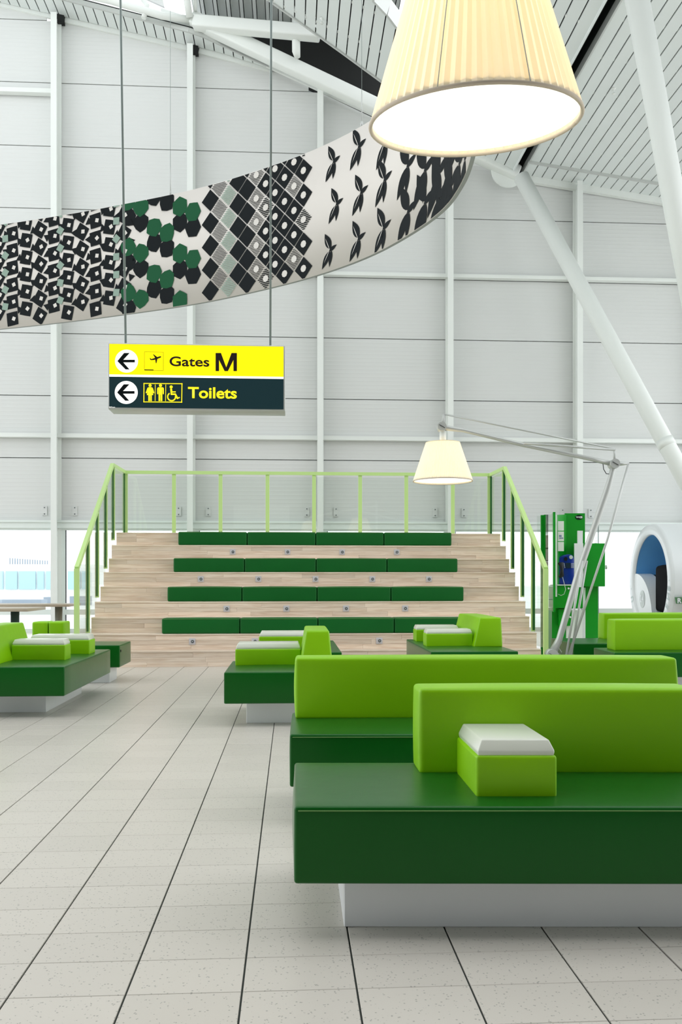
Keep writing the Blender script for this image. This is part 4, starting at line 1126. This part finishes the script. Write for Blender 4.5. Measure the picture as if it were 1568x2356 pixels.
# ================================================================ ROUND POD
D0 = 16.1; RP = 1.1; cxp = 0.34 * (D0 + RP); zc_ = 1.06
pc = C2W(cxp, D0, 0); pod = empty('round_pod', pc, -TH); tag(pod, 'white cylindrical booth with a lettered ring opening and blue inside', 'booth')
# local: x to the right (axis), y ahead
def circ(x, R, n_=64, z=zc_): return [(x, R * math.cos(2 * PI * k / n_), z + R * math.sin(2 * PI * k / n_)) for k in range(n_)]
def shell(rings, m, name, par=pod, mats=None):
    a = MB(); vs = []; n_ = 64
    for x, R in rings: vs += circ(x, R)
    a.add(vs, [(j * n_ + k, j * n_ + (k + 1) % n_, (j + 1) * n_ + (k + 1) % n_, (j + 1) * n_ + k) for j in range(len(rings) - 1) for k in range(n_)], 0, True)
    return a.obj(name, m, par)
shell([(0.06, RP), (0.8, RP), (3.4, RP), (3.4, 0.01)], M_podw, 'shell')
ri = 0.885
ringo = shell([(0.06, RP), (0.0, RP - 0.02), (0.0, ri + 0.02), (0.05, ri), (0.06, ri)], M_podw, 'opening_ring')
shell([(0.05, ri), (1.6, ri), (1.6, 0.01)], M_podb, 'lining')
a = MB(); a.prism([(0.35, -0.85 + 0.1, 0.3), (0.35, 0.75, 0.3), (0.35, 0.8, 1.2), (0.35, -0.8, 1.2)], (0.04, 0, 0)); a.obj('inner_wall', M_navy, pod)
me = pad(-0.01, 0.2, -0.8, 0.0, 0.5, 1.36, 0.07, 0.02); me.materials.append(mat('black_upholstery', S(5, 5, 10), 0.8, spec=0.1))
o = link('dark_seat', me, pod); o.location = (0.12, 0, 0)
a = MB(); dcy, dcz, dR = 0.83, 0.32, 0.9
arcp = [(0.03, dcy + dR * math.cos(t_), dcz + dR * math.sin(t_)) for t_ in [PI / 2 + PI / 2 * k / 24 for k in range(25)]]
arcp = [p for p in arcp if p[1] ** 2 + (p[2] - zc_) ** 2 < (ri - 0.01) ** 2]
if len(arcp) > 3:
    low = [(0.03, ri * math.cos(t_), zc_ + ri * math.sin(t_)) for t_ in [PI * 1.45 + (PI * 0.6) * k / 16 for k in range(17)]]
    a.prism(arcp + low, (0.28, 0, 0)); cd = a.obj('counter_drum', M_podw, pod)
    b_ = MB(); b_.add([(0.024, 0.44 + 0.14 * math.cos(t_), 0.72 + 0.17 * math.sin(t_)) for t_ in [2 * PI * k / 28 for k in range(28)]], [tuple(range(28))]); bdg = b_.obj('grey_roundel', mat('pale_grey_print', S(206, 214, 212), 0.6), cd)
    place_text('lettering', '24', WM[pod.name] @ Vector((0.018, 0.54, 0.66)), 0.14, M_podw, bdg, WM[pod.name].to_3x3() @ Vector((0, -1, 0)), uz, 0.02)
# ring lettering: separate glyphs round the ring
M_ltr = mat('ring_letters_grey', S(196, 208, 208), 0.6)
def ring_glyph(ch, t_, flip=1):
    Rm = (RP + ri) / 2; R3 = WM[pod.name].to_3x3()
    up_ = Vector((0, math.cos(t_), math.sin(t_))); xd = Vector((0, math.sin(t_), -math.cos(t_)))
    c_ = Vector((-0.004, Rm * math.cos(t_), zc_ + Rm * math.sin(t_)))
    place_text('lettering', ch, WM[pod.name] @ (c_ - up_ * 0.065 - xd * 0.05), 0.13, M_ltr, ringo, R3 @ xd, R3 @ up_, 0.03)
for i_, ch in enumerate('·ENER'): ring_glyph(ch, PI * 0.95 + 0.17 * i_ + 0.1)
for i_, ch in enumerate('U·'): ring_glyph(ch, -0.35 + 0.17 * i_)
# green plaque with the letter R on the shell
q0 = (PC(1552, 1374, D0 - RP - 0.03)); q1 = PC(1600, 1389, D0 - RP - 0.03)
a = MB(); a.prism([q0, PC(1600, 1374, D0 - RP - 0.03), q1, PC(1555, 1389, D0 - RP - 0.03)], fw * 0.02)
pq = a.obj('plaque', mat('plaque_sage_green', S(86, 134, 92), 0.5), pod, True)
place_text('lettering', 'R', PC(1557.5, 1387, D0 - RP - 0.04), 11 / F * 15, M_podw, pq, rgt, uz, 0.04)

# ================================================================ OUTSIDE, FAR AWAY
def far_box(name, label, x0, x1, y0, y1, D, m, depth=10):
    a = PC(x0, y1, D); b = PC(x1, y0, D)
    o = empty(name, (a.x, a.y, -0.15)); tag(o, label, 'building'); z0_ = -0.15
    MB().box(min(a.x, b.x), max(a.x, b.x), a.y, a.y + depth, z0_, b.z).obj('wall', m, o, True)
    return o, a.y
DF = 60
tb_, yf = far_box('terminal_building', 'pale overexposed airport building with bluish windows outside the left windows', -260, 205, 1298, 1340, DF, M_farw)
for (x0, x1) in ((8, 34), (38, 76), (80, 95), (100, 118), (150, 178), (182, 200), (-60, -30), (-25, 2)):
    a = PC(x0, 1356, DF - 0.1); b = PC(x1, 1314, DF - 0.1)
    f_ = MB().box(a.x, b.x, yf - 0.15, yf, a.z, b.z).obj('window', M_farg, tb_, True)
a = PC(12, 1295, DF); b = PC(98, 1283, DF)
for k in range(16):
    x = a.x + (b.x - a.x) * k / 15; MB().box(x, x + 0.06, yf + 0.4, yf + 0.5, a.z - 0.2, a.z + (b.z - a.z) * (1 - 0.5 * k / 15)).obj('roof_baluster', M_farr, tb_, True)
for (x0, x1, y0, y1, D, nm, lb) in ((-80, 92, 1380, 1389, 40, 'low_barrier', 'long grey barrier outside the left windows'), (100, 124, 1374, 1388, 44, 'equipment_box', 'small grey equipment box outside beside the first wall post'), (160, 200, 1372, 1392, 42, 'equipment_box', 'wider grey equipment box outside near the balustrade')):
    a = PC(x0, y1, D); b = PC(x1, y0, D)
    o = MB().box(a.x, b.x, a.y, a.y + 1.0, -0.15, b.z).obj(nm, M_farr); tag(o, lb, 'equipment')
